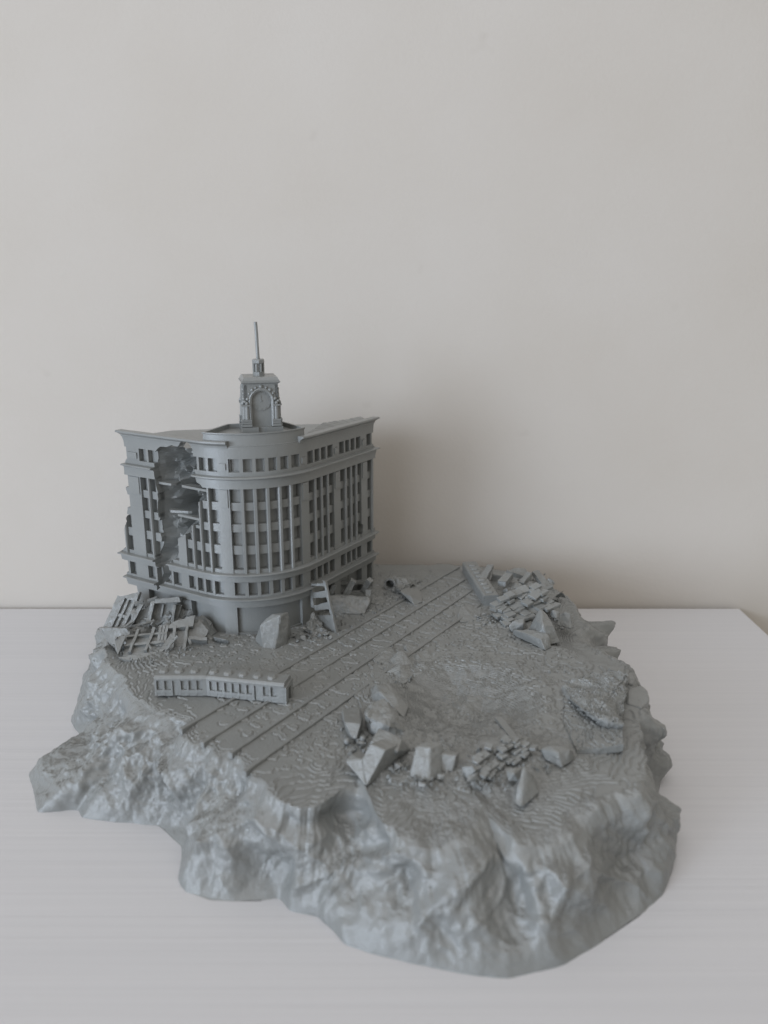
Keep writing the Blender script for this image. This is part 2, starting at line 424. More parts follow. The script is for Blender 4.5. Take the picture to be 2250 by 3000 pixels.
    me.polygons.foreach_set("loop_start", np.concatenate([np.arange(nq) * 4, nq * 4 + np.arange(ntr) * 3]))
    me.polygons.foreach_set("use_smooth", [True] * (nq + ntr))
    me.update(calc_edges=True); me.validate()
    me.materials.append(M_ROCK)
    root = thing("diorama_base", "grey printed rocky cliff base with tram street and crater, carrying the model city block", "diorama base", (CX, CY, 0))
    o = bpy.data.objects.new("rock", me); col.objects.link(o); o.parent = root
    return root
BASE_ROOT = rock_base()
for (p, q) in RAILS:
    mb = MB()
    p3, q3 = Vector((p[0], p[1], 3.86)), Vector((q[0], q[1], 3.86))
    d = (q3 - p3).normalized(); p3 = p3 - d * 0.25
    sd = Vector((d.y, -d.x, 0)); rings = []
    for k in range(60):
        c0 = p3.lerp(q3, k / 59) + Vector((0, 0, 0.012 * math.sin(k * 1.7) * math.sin(k * 0.41)))
        w = 0.098 + 0.006 * math.sin(k * 2.3)
        rings.append([c0 + sd * w * a + Vector((0, 0, zz)) for a, zz in ((-1, -0.2), (1, -0.2), (1, 0.04), (0.85, 0.065), (-0.85, 0.065), (-1, 0.04))])
    mb.loft(rings)
    wpart("rail", mb, M_ROCK, BASE_ROOT)
# ------------------------------------------------------------------ the corner building
GZ = 3.85
B_ORG = Vector((-6.02, 38.6, GZ)); B_ROT = math.radians(59.1)
BR = 4.0; LC = BR * math.pi / 2
def fp(s, d):
    """plan point at distance s along the facade (0 = left start of the rounded corner), d outwards"""
    if s < 0: return (-d, BR - s)
    if s > LC: return (BR + s - LC, -d)
    ph = s / BR
    return (BR - math.cos(ph) * (BR + d), BR - math.sin(ph) * (BR + d))
def ssamples(s0, s1, step=0.16, straight=None):
    out = [s0]
    cuts = sorted(c for c in (0.0, LC) if s0 < c < s1)
    seg = [s0] + cuts + [s1]; out = []
    for a, b in zip(seg[:-1], seg[1:]):
        mid = (a + b) / 2
        n = max(1, int(math.ceil((b - a) / step))) if 0 < mid < LC else (max(1, int((b - a) / straight)) if straight else 1)
        out += [a + (b - a) * k / n for k in range(n)]
    return out + [s1]
building = thing("corner_building", "grey model corner building with rounded facade, rows of windows and a torn-open left side", "building", B_ORG, B_ROT)
b_parts = []
def sweep(name, s0, s1, prof, mat=None, straight=None, jit=0.0):
    """a strip of the facade: profile of (outward, height) points swept along it"""
    mb = MB(); rings = []
    for s in ssamples(s0, s1, straight=straight):
        rings.append([(*fp(s, d + jit * perlin(np.array(s * 3.0), 0.5, z * 2.0).item() if jit else d), z - GZ) for d, z in prof])
    mb.loft(rings)
    # outward faces
    o = part(name, mb, mat or M_BLD, building); b_parts.append(o)
    return o
def strip(name, s0, s1, z0, z1, d0, d1, **k):
    return sweep(name, s0, s1, [(d0, z0), (d1, z0), (d1, z1), (d0, z1)], **k)

S_L, S_R = -6.9, 13.3                      # both ends, before they are broken off
ZONES = [(-6.75, -5.15, 3, 'L'), (-4.2, -1.72, 4, 'L'), (-1.15, 1.15, 4, 'L'), (1.75, 5.60, 6, 'C'), (6.2, 8.55, 4, 'R'), (9.18, 11.37, 4, 'R'), (12.03, 13.1, 2, 'R')]
PIERS = [(-5.15, -4.2), (-1.72, -1.15), (1.15, 1.75), (5.60, 6.2), (8.55, 9.18), (11.37, 12.03)]
DP = -0.33                                 # depth of the panes behind the wall face
# solid core behind the facade
mb = MB()
front = [fp(s, DP) for s in ssamples(S_L, S_R, 0.2)]
back = [(11.0, 2.4), (8.6, 5.4), (5.2, 8.2), (3.9, 9.6), (2.5, 9.95), (1.2, 9.5), (0.6, 9.3)]
ring = front + back
def corering(z): return [(x, y, z - GZ) for x, y in ring]
mb.loft([corering(3.55), corering(13.62)])
core = part("wall", mb, M_BLD, building); b_parts.append(core)

WROWS = [(7.52, 8.33), (8.80, 9.53), (9.95, 10.68), (11.10, 11.86)]
for (s0, s1, n, side) in ZONES:
    p = (s1 - s0) / n
    mw = 0.21 if side == 'C' else 0.16
    for k in range(n):
        a = s0 + p * k; b = a + p
        wa, wb = a + (mw / 2 if k else 0.02), b - (mw / 2 if k < n - 1 else 0.02)
        for (z0, z1) in WROWS:
            strip("window", wa, wb, z0, z1, DP - 0.03, DP + 0.035)
        for (z0, z1) in ((8.33, 8.80), (9.53, 9.95), (10.68, 11.10)):
            strip("spandrel", a + 0.01, b - 0.01, z0, z1, DP - 0.04, -0.07)
        # attic and mezzanine windows
        strip("window", wa, wb, 12.70, 13.38, DP - 0.03, DP + 0.05)
        strip("window", wa, wb, 6.08, 6.80, DP - 0.03, DP + 0.05)
        if side == 'C':                     # raised frame with rounded head on the attic windows
            for (x0, x1, z0, z1) in ((wa, wa + 0.05, 12.70, 13.38), (wb - 0.05, wb, 12.72, 13.36)):
                strip("window_frame", x0, x1, z0, z1, DP, -0.13)
            strip("window_frame", wa + 0.05, wb - 0.05, 13.34, 13.375, DP, -0.2)
            strip("window_frame", wa + 0.05, wb - 0.05, 12.705, 12.74, DP, -0.2)
        if k:
            m = a
            hw = mw / 2
            mb = MB(); rings = []
            prof = [(-hw, DP - 0.03), (-hw, 0.03), (-hw * 0.55, 0.10), (hw * 0.55, 0.10), (hw, 0.03), (hw, DP - 0.03)]
            for z in (7.30, 9.5, 11.95): rings.append([(*fp(m + ds, d), z - GZ) for ds, d in prof])
            mb.loft(rings); o = part("mullion", mb, M_BLD, building); b_parts.append(o)
            strip("mullion", m - hw * 0.9, m + hw * 0.9, 12.6, 13.45, DP - 0.02, -0.005)
            strip("mullion", m - hw * 0.9, m + hw * 0.9, 6.0, 6.85, DP - 0.02, 0.02)
for i, (s0, s1) in enumerate(PIERS):
    strip("pier", s0, s1, 7.3, 11.95, DP - 0.03, 0.045)
    strip("pier", s0, s1, 12.55, 13.45, DP - 0.03, -0.005)
    strip("pier", s0, s1, 5.95, 6.86, DP - 0.03, 0.0)
    w = s1 - s0
    strip("plaque", s0 + 0.09, s1 - 0.09, 10.86, 11.80, -0.02, 0.10)
    strip("plaque", s0 + 0.14, s1 - 0.14, 12.82, 13.14, -0.02, 0.06)
# wall bands
strip("wall_band", S_L, S_R, 13.38, 13.98, DP - 0.03, 0.0, jit=0.004, straight=0.4)
strip("wall_band", S_L, S_R, 12.47, 12.70, DP - 0.03, 0.0)
strip("wall_band", S_L, S_R, 6.80, 6.90, DP - 0.03, 0.002)
strip("wall_band", S_L, S_R, 5.93, 6.08, DP - 0.03, 0.003)
strip("wall_band", S_L, S_R, 7.28, 7.50, DP - 0.03, -0.015)
def band(z0, z1, lip, out=0.10):
    zt = z1 - 0.12
    sweep("cornice_band", S_L, S_R, [(DP, z0), (out, z0), (out, zt - 0.05), (out + 0.05, zt), (out + lip, zt + 0.045), (out + lip, z1 - 0.02), (out + lip - 0.03, z1), (DP, z1 + 0.02)], straight=0.5, jit=0.006)
band(11.86, 12.48, 0.21, 0.13); band(6.88, 7.31, 0.20, 0.13); band(5.46, 5.95, 0.20, 0.13)
# top cornice: two runs with broken ends, none on the round corner
CORN = [(-0.14, 13.92), (0.04, 13.93), (0.06, 14.04), (0.14, 14.10), (0.24, 14.17), (0.33, 14.19), (0.33, 14.27), (0.28, 14.30), (-0.14, 14.28)]
sweep("cornice", S_L, 1.75, CORN, straight=0.5, jit=0.01)
sweep("cornice", 5.60, S_R, CORN, straight=0.5, jit=0.01)
# ground floor
strip("shop_front", -0.6, 6.4, 3.6, 5.47, DP - 0.03, -0.22)
for s0, s1 in ((1.12, 1.82), (5.5, 6.15), (8.5, 9.15), (11.4, 12.0), (12.55, 13.2), (-1.75, -1.1), (-5.2, -4.3)):
    strip("ground_pillar", s0, s1, 3.6, 5.47, DP - 0.03, 0.0)
strip("plinth_course", 1.82, 5.5, 3.6, 3.94, -0.2, -0.10)
for s0, s1 in ((6.5, 7.3), (7.5, 8.3), (9.35, 10.2), (10.4, 11.2)):
    strip("window", s0, s1, 4.2, 5.3, DP - 0.03, DP + 0.03)

# raised drum on the roof behind the round corner
def ring_at(d, z): return [(*fp(s, d), z - GZ) for s in np.linspace(0.35, 6.15, 44)]
def drum_poly(d, z, grow=0.0):
    pts = ring_at(d, z)
    g1 = grow
    return pts + [(4.72 + g1, 2.15 + g1 * 0.4, z - GZ), (2.65 + g1 * 0.4, 4.2 + g1, z - GZ)]
mb = MB(); mb.loft([drum_poly(-0.06, 13.5), drum_poly(-0.06, 14.03), drum_poly(-0.10, 14.05), drum_poly(-0.12, 14.44)])
o = part("roof_drum", mb, M_BLD, building); b_parts.append(o)
# drum parapet: outer and inner faces with a thin lip
def drum_in(z, t):
    P = [Vector(p) for p in drum_poly(-0.12, z)]; c = sum(P, Vector()) / len(P)
    return [tuple(p + (c - p).normalized() * t * Vector((1, 1, 0)).length / 1.414) for p in P]
mb = MB(); R = [drum_in(14.40, 0.0), drum_in(14.56, 0.0), drum_in(14.60, -0.06), drum_in(14.66, -0.06), drum_in(14.66, 0.10), drum_in(14.40, 0.12)]
mb.loft(R + [R[0]], cap=False)
o = part("parapet", mb, M_BLD, building); b_parts.append(o)
# ragged wall left standing at the back right
mb = MB(); rings = []
BWP = [(10.8, 0.35, 14.24), (10.75, 0.9, 14.22), (9.6, 1.2, 14.16), (8.9, 1.35, 14.17), (8.2, 1.9, 14.10), (7.7, 2.0, 13.92), (6.8, 2.1, 13.66)]
for k in range(40):
    t = k / 39 * (len(BWP) - 1); i0 = min(int(t), len(BWP) - 2); f = t - i0
    x, y, h = [BWP[i0][m] * (1 - f) + BWP[i0 + 1][m] * f for m in range(3)]
    h += 0.025 * math.sin(k * 1.9) * math.sin(k * 0.7)
    rings.append([(x - 0.04, 0.14, 13.5 - GZ), (x + 0.04, y + 0.12, 13.5 - GZ), (x + 0.03, y + 0.10, h - GZ), (x - 0.02, (y + 0.1) * 0.5, h * 0.5 + 13.95 * 0.5 - GZ), (x - 0.03, 0.14, 13.9 - GZ)])
mb.loft(rings); o = part("sagging_roof", mb, M_BLD, building); b_parts.append(o)

# --- blast damage: closed rough solids that are taken out of the pieces they touch
def cutter(poly, side, d_out, depth, seed, step=0.14, wob=0.10, taper=0.5):
    """poly in (along, height); side 'L' uses the left face plane, 'R' the right one"""
    P = [Vector(p) for p in poly]; pts = []
    for i, p in enumerate(P):
        q = P[(i + 1) % len(P)]; n = max(1, int((q - p).length / step))
        pts += [p.lerp(q, k / n) for k in range(n)]
    pts = [Vector((p.x + wob * perlin(np.array(p.x * 2.2), p.y * 2.2, seed).item() + wob * 0.6 * perlin(np.array(p.x * 6), p.y * 6, seed + 4).item(),
                   p.y + wob * perlin(np.array(p.x * 2.2), p.y * 2.2, seed + 9).item())) for p in pts]
    nb = len(pts)
    xs = [p.x for p in pts]; ys = [p.y for p in pts]
    inner = []
    def dist(q):
        m = 1e9
        for i in range(nb):
            a, b = pts[i], pts[(i + 1) % nb]; e = b - a
            t = max(0, min(1, (q - a).dot(e) / max(e.length_squared, 1e-12))); m = min(m, (a + e * t - q).length)
        return m
    def inside(q):
        c = False
        for i in range(nb):
            a, b = pts[i], pts[(i + 1) % nb]
            if (a.y > q.y) != (b.y > q.y) and q.x < (b.x - a.x) * (q.y - a.y) / (b.y - a.y) + a.x: c = not c
        return c
    x = min(xs)
    while x < max(xs):
        y = min(ys)
        while y < max(ys):
            q = Vector((x + rnd.uniform(-.03, .03), y + rnd.uniform(-.03, .03)))
            if inside(q) and dist(q) > step * 0.45: inner.append(q)
            y += step
        x += step
    allp = pts + inner
    v2, e2, f2, _, _, _ = delaunay_2d_cdt(allp, [(i, (i + 1) % nb) for i in range(nb)], [list(range(nb))], 1, 1e-5)
    dd = [dist(p) for p in v2]
    def put(p, d):
        return ((-d, p.x, p.y - GZ) if side == 'L' else (p.x, -d, p.y - GZ))
    dep = []
    for p, q in zip(v2, dd):
        nz = fbm(np.array(p.x * 1.2), np.array(p.y * 1.0), np.array(seed + 2.0), 4).item()
        rz = ridged(np.array(p.x * 0.9), np.array(p.y * 0.7), np.array(seed + 6.0), 3).item()
        dep.append(-(0.30 + (depth - 0.3) * min(1, q / taper) * (0.62 + 0.85 * nz + 0.42 * rz)))
    n = len(v2)
    vs = [put(p, d_out) for p in v2] + [put(p, d) for p, d in zip(v2, dep)]
    fs = [tuple(f) for f in f2] + [tuple(i + n for i in reversed(f)) for f in f2]
    cnt = {}
    for f in f2:
        for i in range(len(f)):
            e = (f[i], f[(i + 1) % len(f)]); cnt[e] = 1
    for (a, b) in list(cnt):
        if (b, a) not in cnt: fs.append((b, a, a + n, b + n))
    me = bpy.data.meshes.new("cut"); me.from_pydata([tuple(c * CM for c in v) for v in vs], [], fs); me.update()
    bm = bmesh.new(); bm.from_mesh(me); bmesh.ops.recalc_face_normals(bm, faces=bm.faces); bm.to_mesh(me); bm.free()
    o = bpy.data.objects.new("cut", me); col.objects.link(o); o.parent = building
    return o
HOLE = [(7.05, 13.25), (6.6, 13.62), (6.0, 13.72), (5.3, 13.82), (4.95, 14.1), (4.5, 14.12), (4.25, 13.75), (4.3, 13.25), (4.35, 12.75), (4.2, 12.45), (3.95, 12.05), (3.6, 11.8), (3.62, 11.15),
        (4.05, 11.05), (4.1, 10.2), (4.1, 9.75), (4.62, 9.7), (4.7, 9.2), (5.1, 9.1), (5.7, 8.85), (6.15, 7.6), (6.5, 7.2), (6.4, 6.8), (6.7, 6.3), (7.0, 6.05), (7.45, 5.5),
        (7.55, 5.75), (7.35, 6.4), (7.42, 7.0), (7.48, 7.5), (7.05, 8.4), (7.15, 9.2), (7.0, 10.2), (6.95, 11.2), (7.0, 11.9), (7.15, 12.4), (7.1, 12.9)]
L_END = [(9.55, 14.6), (9.52, 14.2), (9.32, 13.7), (9.16, 12.8), (9.3, 12.45), (9.22, 11.9), (9.5, 11.2), (9.42, 10.5), (9.6, 9.4), (9.72, 8.6), (9.95, 8.3), (9.98, 7.6), (10.25, 7.3), (10.1, 6.9), (9.95, 6.0), (9.6, 5.0), (9.45, 3.2), (13, 3.2), (13, 14.6)]
R_END = [(10.72, 14.6), (10.68, 14.2), (10.55, 13.9), (10.45, 13.0), (10.5, 12.6), (10.72, 12.45), (10.5, 12.0), (10.45, 11.0), (10.40, 10.0), (10.45, 8.0), (10.68, 7.4), (10.5, 7.1), (10.38, 6.5), (10.6, 5.9), (10.45, 5.3), (10.45, 3.2), (13, 3.2), (13, 14.6)]
def polyprism(poly, side, d0, d1, seed, wob=0.05):
    P = [Vector(p) for p in poly]; pts = []
    for i, p in enumerate(P):
        q = P[(i + 1) % len(P)]; n = max(1, int((q - p).length / 0.2)); pts += [p.lerp(q, k / n) for k in range(n)]
    rings = []
    for m in range(12):
        d = d0 + (d1 - d0) * m / 11; r = []
        for p in pts:
            w = wob if p.x < 12.9 else 0
            x = p.x + w * perlin(np.array(p.x * 2), p.y * 2.5, seed + d * 0.7).item()
            r.append((-d, x, p.y - GZ) if side == 'L' else (x, -d, p.y - GZ))
        rings.append(r)
    mb = MB().loft(rings)
    o = part("cut", mb, M_BLD, building)
    bm = bmesh.new(); bm.from_mesh(o.data); bmesh.ops.triangulate(bm, faces=[f for f in bm.faces if len(f.verts) > 4]); bmesh.ops.recalc_face_normals(bm, faces=bm.faces); bm.to_mesh(o.data); bm.free()
    return o
cuts = [cutter(HOLE, 'L', 0.9, 2.1, 3.0, taper=0.8), polyprism(L_END, 'L', 1.2, -2.6, 8.0, 0.12), polyprism(R_END, 'R', 1.2, -1.4, 15.0, 0.06)]
# small bites in the right half
cuts.append(cutter([(8.7, 7.45), (9.2, 7.5), (9.25, 8.0), (8.9, 8.3), (8.75, 8.0)], 'R', 0.12, 0.2, 31.0, 0.1, 0.05, 0.3))
def bbox(o):
    c = [v.co for v in o.data.vertices]
    return [min(p[i] for p in c) for i in range(3)], [max(p[i] for p in c) for i in range(3)]
for o in b_parts:
    bm = bmesh.new(); bm.from_mesh(o.data); bmesh.ops.recalc_face_normals(bm, faces=bm.faces); bm.to_mesh(o.data); bm.free()
bpy.context.view_layer.update()
touched = []
cb = [bbox(c) for c in cuts]
for o in b_parts:
    lo, hi = bbox(o); hit = False
    for c, (l2, h2) in zip(cuts, cb):
        if all(lo[i] <= h2[i] and hi[i] >= l2[i] for i in range(3)):
            m = o.modifiers.new("b", 'BOOLEAN'); m.operation = 'DIFFERENCE'; m.object = c; m.solver = 'EXACT'; hit = True
    if hit: touched.append(o)
dg = bpy.context.evaluated_depsgraph_get()
new = {o: bpy.data.meshes.new_from_object(o.evaluated_get(dg)) for o in touched}
for o, me in new.items():
    o.modifiers.clear()
    if len(me.polygons) < 4:
        b_parts.remove(o); bpy.data.objects.remove(o)
    else:
        nm = o.name.split('.')[0]; o.data = me; me.name = nm
        if not me.materials: me.materials.append(M_BLD)
for c in cuts: bpy.data.objects.remove(c)

# floor slabs left hanging in the hole
def slab(pts, z, t):
    mb = MB(); n = len(pts)
    mb.loft([[(-d, a, z - GZ) for a, d in pts], [(-d, a, z + t - GZ) for a, d in pts]])
    o = part("floor_slab", mb, M_BLD, building)
    bm = bmesh.new(); bm.from_mesh(o.data); bmesh.ops.recalc_face_normals(bm, faces=bm.faces); bm.to_mesh(o.data); bm.free()
slab([(7.0, -0.10), (6.75, -0.08), (6.1, -0.12), (6.0, -0.4), (6.1, -0.9), (7.2, -0.9)], 11.58, 0.12)
slab([(5.35, -0.14), (4.6, -0.06), (3.5, -0.04), (3.4, -0.6), (5.2, -0.55)], 11.60, 0.12)
slab([(6.45, -0.22), (6.25, -0.10), (5.3, -0.42), (5.15, -0.55), (6.4, -0.5)], 10.10, 0.13)
slab([(5.75, -0.10), (4.0, -0.02), (3.9, -0.5), (5.6, -0.25)], 9.98, 0.12)

# ------------------------------------------------------------------ clock tower on the roof
tc = Matrix.Rotation(B_ROT, 3, 'Z') @ Vector((3.1, 2.35, 0)) + B_ORG
T_ROT = B_ROT - math.radians(45)
tower = thing("clock_tower", "small grey clock tower with arched niche, lantern and thin mast on the building's roof", "clock tower", (tc.x, tc.y, 14.44), T_ROT)
TB = 14.44
def tz(z): return z - TB
mb = MB()
for s in (-1, 1):
    for t in (-1, 1): mb.box(s * 0.62 - 0.42, s * 0.62 + 0.42, t * 0.62 - 0.42, t * 0.62 + 0.42, 0, tz(14.76))
part("plinth", mb, M_BLD, tower)
part("plinth", MB().box(-0.94, 0.94, -0.94, 0.94, 0, tz(14.745)), M_BLD, tower)
part("shaft", MB().box(-0.72, 0.72, -0.72, 0.72, tz(14.745), tz(16.92)), M_BLD, tower)
z0 = tz(14.79)
for k in range(4):
    R4 = Matrix.Rotation(k * math.pi / 2, 3, 'Z')
    def rot(mb): mb.v = [tuple(R4 @ Vector(v)) for v in mb.v]; return mb
    # wall with an arched opening: outline of the front plate
    n = 18; arch = [(0.52 * math.cos(math.pi * i / n), 1.30 + 0.52 * math.sin(math.pi * i / n)) for i in range(n + 1)]
    inner = [(0.52, 0.0)] + arch + [(-0.52, 0.0)]
    outer = [(0.86, 0.0)] + [(0.86 if i < n / 2 - 3 else (-0.86 if i > n / 2 + 3 else 0.86 - 1.72 * (i - n / 2 + 3) / 6), 2.12 if n / 2 - 3 <= i <= n / 2 + 3 else 2.12 * (i + 4) / (n / 2 + 1) if i < n / 2 else 2.12 * (n - i + 4) / (n / 2 + 1)) for i in range(n + 1)] + [(-0.86, 0.0)]
    outer = [(x, min(2.12, y)) for x, y in outer]
    mb = MB(); m = len(inner)
    vs = [(x, yy, z0 + z) for yy in (-0.86, -0.70) for x, z in inner] + [(x, yy, z0 + z) for yy in (-0.86, -0.70) for x, z in outer]
    fs = []
    for i in range(m - 1):
        fs += [(i, i + 1, 2 * m + i + 1, 2 * m + i), (m + i + 1, m + i, 3 * m + i, 3 * m + i + 1), (i + 1, i, m + i, m + i + 1), (2 * m + i, 2 * m + i + 1, 3 * m + i + 1, 3 * m + i)]
    mb.add(vs, fs); face = part("arch_wall", rot(mb), M_BLD, tower)
    # moulded arch rim
    mb = MB(); rings = []
    path = [(0.52, 0.0), (0.52, 0.7)] + arch + [(-0.52, 0.7), (-0.52, 0.0)]
    for i, (x, z) in enumerate(path):
        a = max(0, z - 1.30); nx, nz = (x / 0.52, a / 0.52) if z > 1.30 else (math.copysign(1, x), 0)
        rings.append([(x - nx * 0.03, -0.72, z0 + z - nz * 0.03), (x - nx * 0.03, -0.90, z0 + z - nz * 0.03), (x + nx * 0.07, -0.95, z0 + z + nz * 0.07), (x + nx * 0.13, -0.90, z0 + z + nz * 0.13), (x + nx * 0.13, -0.80, z0 + z + nz * 0.13)])
    mb.loft(rings); part("arch_rim", rot(mb), M_BLD, tower)
    # beads round the arch
    for a, r in ((90, 0.105), (68, 0.075), (112, 0.075), (50, 0.10), (130, 0.10), (30, 0.075), (150, 0.075), (8, 0.10), (172, 0.10)):
        a = math.radians(a)
        mb = MB().ball((0.70 * math.cos(a), -0.865, z0 + 1.30 + 0.71 * math.sin(a)), r, 2)
        part("arch_bead", rot(mb), M_BLD, tower, smooth=True)
    # clock dial with raised centre and hour marks
    mb = MB(); N = 36
    mb.loft([[(0.50 * math.cos(2 * math.pi * i / N), yy, z0 + 1.28 + 0.50 * math.sin(2 * math.pi * i / N)) for i in range(N)] for yy in (-0.70, -0.765)])
    dial = part("clock_dial", rot(mb), M_BLD, tower)
    for i in range(12):
        a = math.pi / 6 * i; c, s = math.cos(a), math.sin(a)
        mb = MB().beam((0.38 * c, -0.772, z0 + 1.28 + 0.38 * s), (0.45 * c, -0.772, z0 + 1.28 + 0.45 * s), 0.045, 0.03, up=(0, 1, 0))
        part("hour_mark", rot(mb), M_BLD, dial)
    mb = MB().ball((0, -0.775, z0 + 1.28), 0.045, 1); part("hand_pin", rot(mb), M_BLD, dial)
    part("clock_hand", rot(MB().beam((0, -0.775, z0 + 1.28), (-0.02, -0.775, z0 + 1.56), 0.03, 0.02, up=(0, 1, 0))), M_BLD, dial)
    # engaged columns with base blocks and capitals
    for s in (-1, 1):
        xc = s * 0.745
        part("column", rot(MB().tube((xc, -0.86, z0 + 0.36), [(0.13, 0), (0.125, 0.7)], 14)), M_BLD, tower, smooth=False)
        mb = MB().box(xc - 0.17, xc + 0.17, -1.02, -0.72, z0 + 1.04, z0 + 1.12)
        mb.ball((xc, -0.92, z0 + 1.18), 0.11, 1); mb.ball((xc + s * 0.09, -0.90, z0 + 1.27), 0.08, 1)
        part("capital", rot(mb), M_BLD, tower)
        for i, (w, za, zb) in enumerate(((0.22, 0.0, 0.13), (0.205, 0.145, 0.25), (0.215, 0.265, 0.37))):
            part("base_block", rot(MB().box(xc - w, xc + w, -0.86 - w * 0.8, -0.70, z0 + za, z0 + zb)), M_BLD, tower)
# cornice, sloped cap, lantern, mast
part("tower_cornice", MB().loft([[(a * w, b * w, tz(z)) for a, b in ((-1, -1), (1, -1), (1, 1), (-1, 1))] for w, z in ((0.84, 16.86), (0.88, 16.95), (0.98, 17.0), (0.98, 17.06), (0.90, 17.08))]), M_BLD, tower)
part("tower_roof", MB().loft([[(a * w, b * w, tz(z)) for a, b in ((-1, -1), (1, -1), (1, 1), (-1, 1))] for w, z in ((0.93, 17.07), (0.92, 17.12), (0.85, 17.26), (0.82, 17.28))]), M_BLD, tower)
lan = part("lantern", MB().tube((0, 0, tz(17.26)), [(0.30, 0), (0.30, 0.20), (0.24, 0.22), (0.24, 0.60), (0.28, 0.62), (0.31, 0.66), (0.31, 0.80), (0.27, 0.85)], 8), M_BLD, tower)
for i in range(8):
    a = math.pi / 4 * i + math.pi / 8
    part("lantern_post", MB().tube((0.265 * math.cos(a), 0.265 * math.sin(a), tz(17.47)), [(0.05, 0), (0.05, 0.42)], 6), M_BLD, lan)
mb = MB(); rings = []
for k in range(9):
    t = k / 8; zz = tz(18.08 + (19.96 - 18.08) * t); cx = -0.055 * t - 0.006 * math.sin(t * 7); r = 0.092 - 0.004 * t
    rings.append([(cx + r * math.cos(2 * math.pi * i / 10), 0.0 + r * math.sin(2 * math.pi * i / 10), zz) for i in range(10)])
mb.loft(rings); part("mast", mb, M_BLD, tower)

# ------------------------------------------------------------------ trams
def tram_car(root, name, x0, x1, w, h, win, doors, vents, z0=0.0, end_gap=False, ang=0.0, piv=(0, 0)):
    """one car along local x, side facing -y; returns its body part"""
    ca, sa = math.cos(ang), math.sin(ang)
    def tr(mb):
        mb.v = [(piv[0] + (x - piv[0]) * ca - (y - piv[1]) * sa, piv[1] + (x - piv[0]) * sa + (y - piv[1]) * ca, z + z0) for x, y, z in mb.v]; return mb
    hw = w / 2
    prof = [(-hw + 0.10, 0), (hw - 0.10, 0), (hw - 0.10, h * 0.80), (hw - 0.16, h * 0.95), (-hw + 0.16, h * 0.95), (-hw + 0.10, h * 0.80)]
    mb = MB().loft([[(x, y, z) for y, z in prof] for x in (x0 + 0.02, x1 - 0.02)])
    body = part(name, tr(mb), M_RUB, root)
    roof = [(-hw, h * 0.82), (-hw - 0.01, h * 0.87), (-hw + 0.02, h * 0.93), (-hw + 0.09, h * 1.0), (hw - 0.09, h * 1.0), (hw - 0.02, h * 0.93), (hw + 0.01, h * 0.87), (hw, h * 0.82)]
    r = part("roof", tr(MB().loft([[(x, y, z) for y, z in roof] for x in (x0, x1)])), M_RUB, body)
    for s in (-1, 1):
        def sidebox(nm, a, b, za, zb, proud=0.0):
            y0, y1 = sorted((s * (hw - 0.15), s * (hw + proud)))
            part(nm, tr(MB().box(a, b, y0, y1, za, zb)), M_RUB, body)
        edges = sorted([(a, b, 'w') for a, b in win] + [(a, b, 'd') for a, b in doors])
        cur = x0
        for a, b, t in edges + [(x1, x1, 'e')]:
            if a - cur > 0.005: sidebox("pillar", cur, a, h * 0.04, h * 0.81)
            if t == 'w': sidebox("side_panel", a, b, h * 0.16, h * 0.32, -0.004)
            if t == 'w': sidebox("skirt", a, b, h * 0.02, h * 0.15, -0.02)
            if t == 'd': sidebox("door", a + 0.02, b - 0.02, h * 0.03, h * 0.80, -0.07)
            cur = b
        sidebox("top_rail", x0, x1, h * 0.79, h * 0.825, 0.008)
    for vx in vents:
        mb = MB(); L, W = 0.20, 0.24
        def oct_(k, z): return [(vx + k * L * a, k * W * b_, z) for a, b_ in ((-1, -.5), (-.5, -1), (.5, -1), (1, -.5), (1, .5), (.5, 1), (-.5, 1), (-1, .5))]
        mb.loft([oct_(1.0, h * 0.985), oct_(0.98, h * 1.03), oct_(0.72, h * 1.095), oct_(0.6, h * 1.105)])
        part("roof_vent", tr(mb), M_RUB, body)
    return body
# front tram: two cars with a bend, angles from the photograph
t1 = thing("tram", "derailed grey two-car tram with bent middle and roof vents, lying across the front rails", "tram", (-10.36, 33.9, 3.86))
w = 1.0; h = 1.0
wl = [(0.10, 0.36), (0.46, 0.74), (1.20, 1.46), (1.55, 1.82), (1.91, 2.17)]
c1 = tram_car(t1, "front_car", 0.0, 2.345, w, h, wl, [(0.82, 1.10)], [0.35, 1.05, 1.75])
ang = math.radians(-11.3); L2 = 3.66
x0 = 2.35
w2 = [(x0 + a, x0 + a + 0.25) for a in (0.15, 0.50, 0.86, 1.21, 1.56, 1.91)] + [(x0 + 2.68, x0 + 2.95), (x0 + 3.04, x0 + 3.30)]
c2 = tram_car(t1, "rear_car", x0, x0 + L2, w, h * 0.99, w2, [(x0 + 2.27, x0 + 2.56)], [x0 + 0.18, x0 + 0.88, x0 + 1.58, x0 + 2.28, x0 + 2.95], ang=ang, piv=(2.34, -0.5))
ca, sa = math.cos(ang), math.sin(ang)
mb = MB().box(2.22, 2.46, -0.45, 0.47, 0.05, 0.97); part("bellows", mb, M_RUB, t1)
# open gangway at the far end
def endpt(x, y, z): dx, dy = x - 2.34, y + 0.5; return (2.34 + dx * ca - dy * sa, -0.5 + dx * sa + dy * ca, z)
xe = x0 + L2
mb = MB()
for (ya, yb, za, zb) in ((-0.5, -0.16, 0.02, 0.80), (0.16, 0.5, 0.02, 0.80), (-0.16, 0.16, 0.62, 0.80)):
    b_ = MB().box(xe - 0.03, xe + 0.10, ya, yb, za, zb); b_.v = [endpt(*p) for p in b_.v]; mb.add(b_.v, b_.f)
part("end_wall", mb, M_RUB, t1)
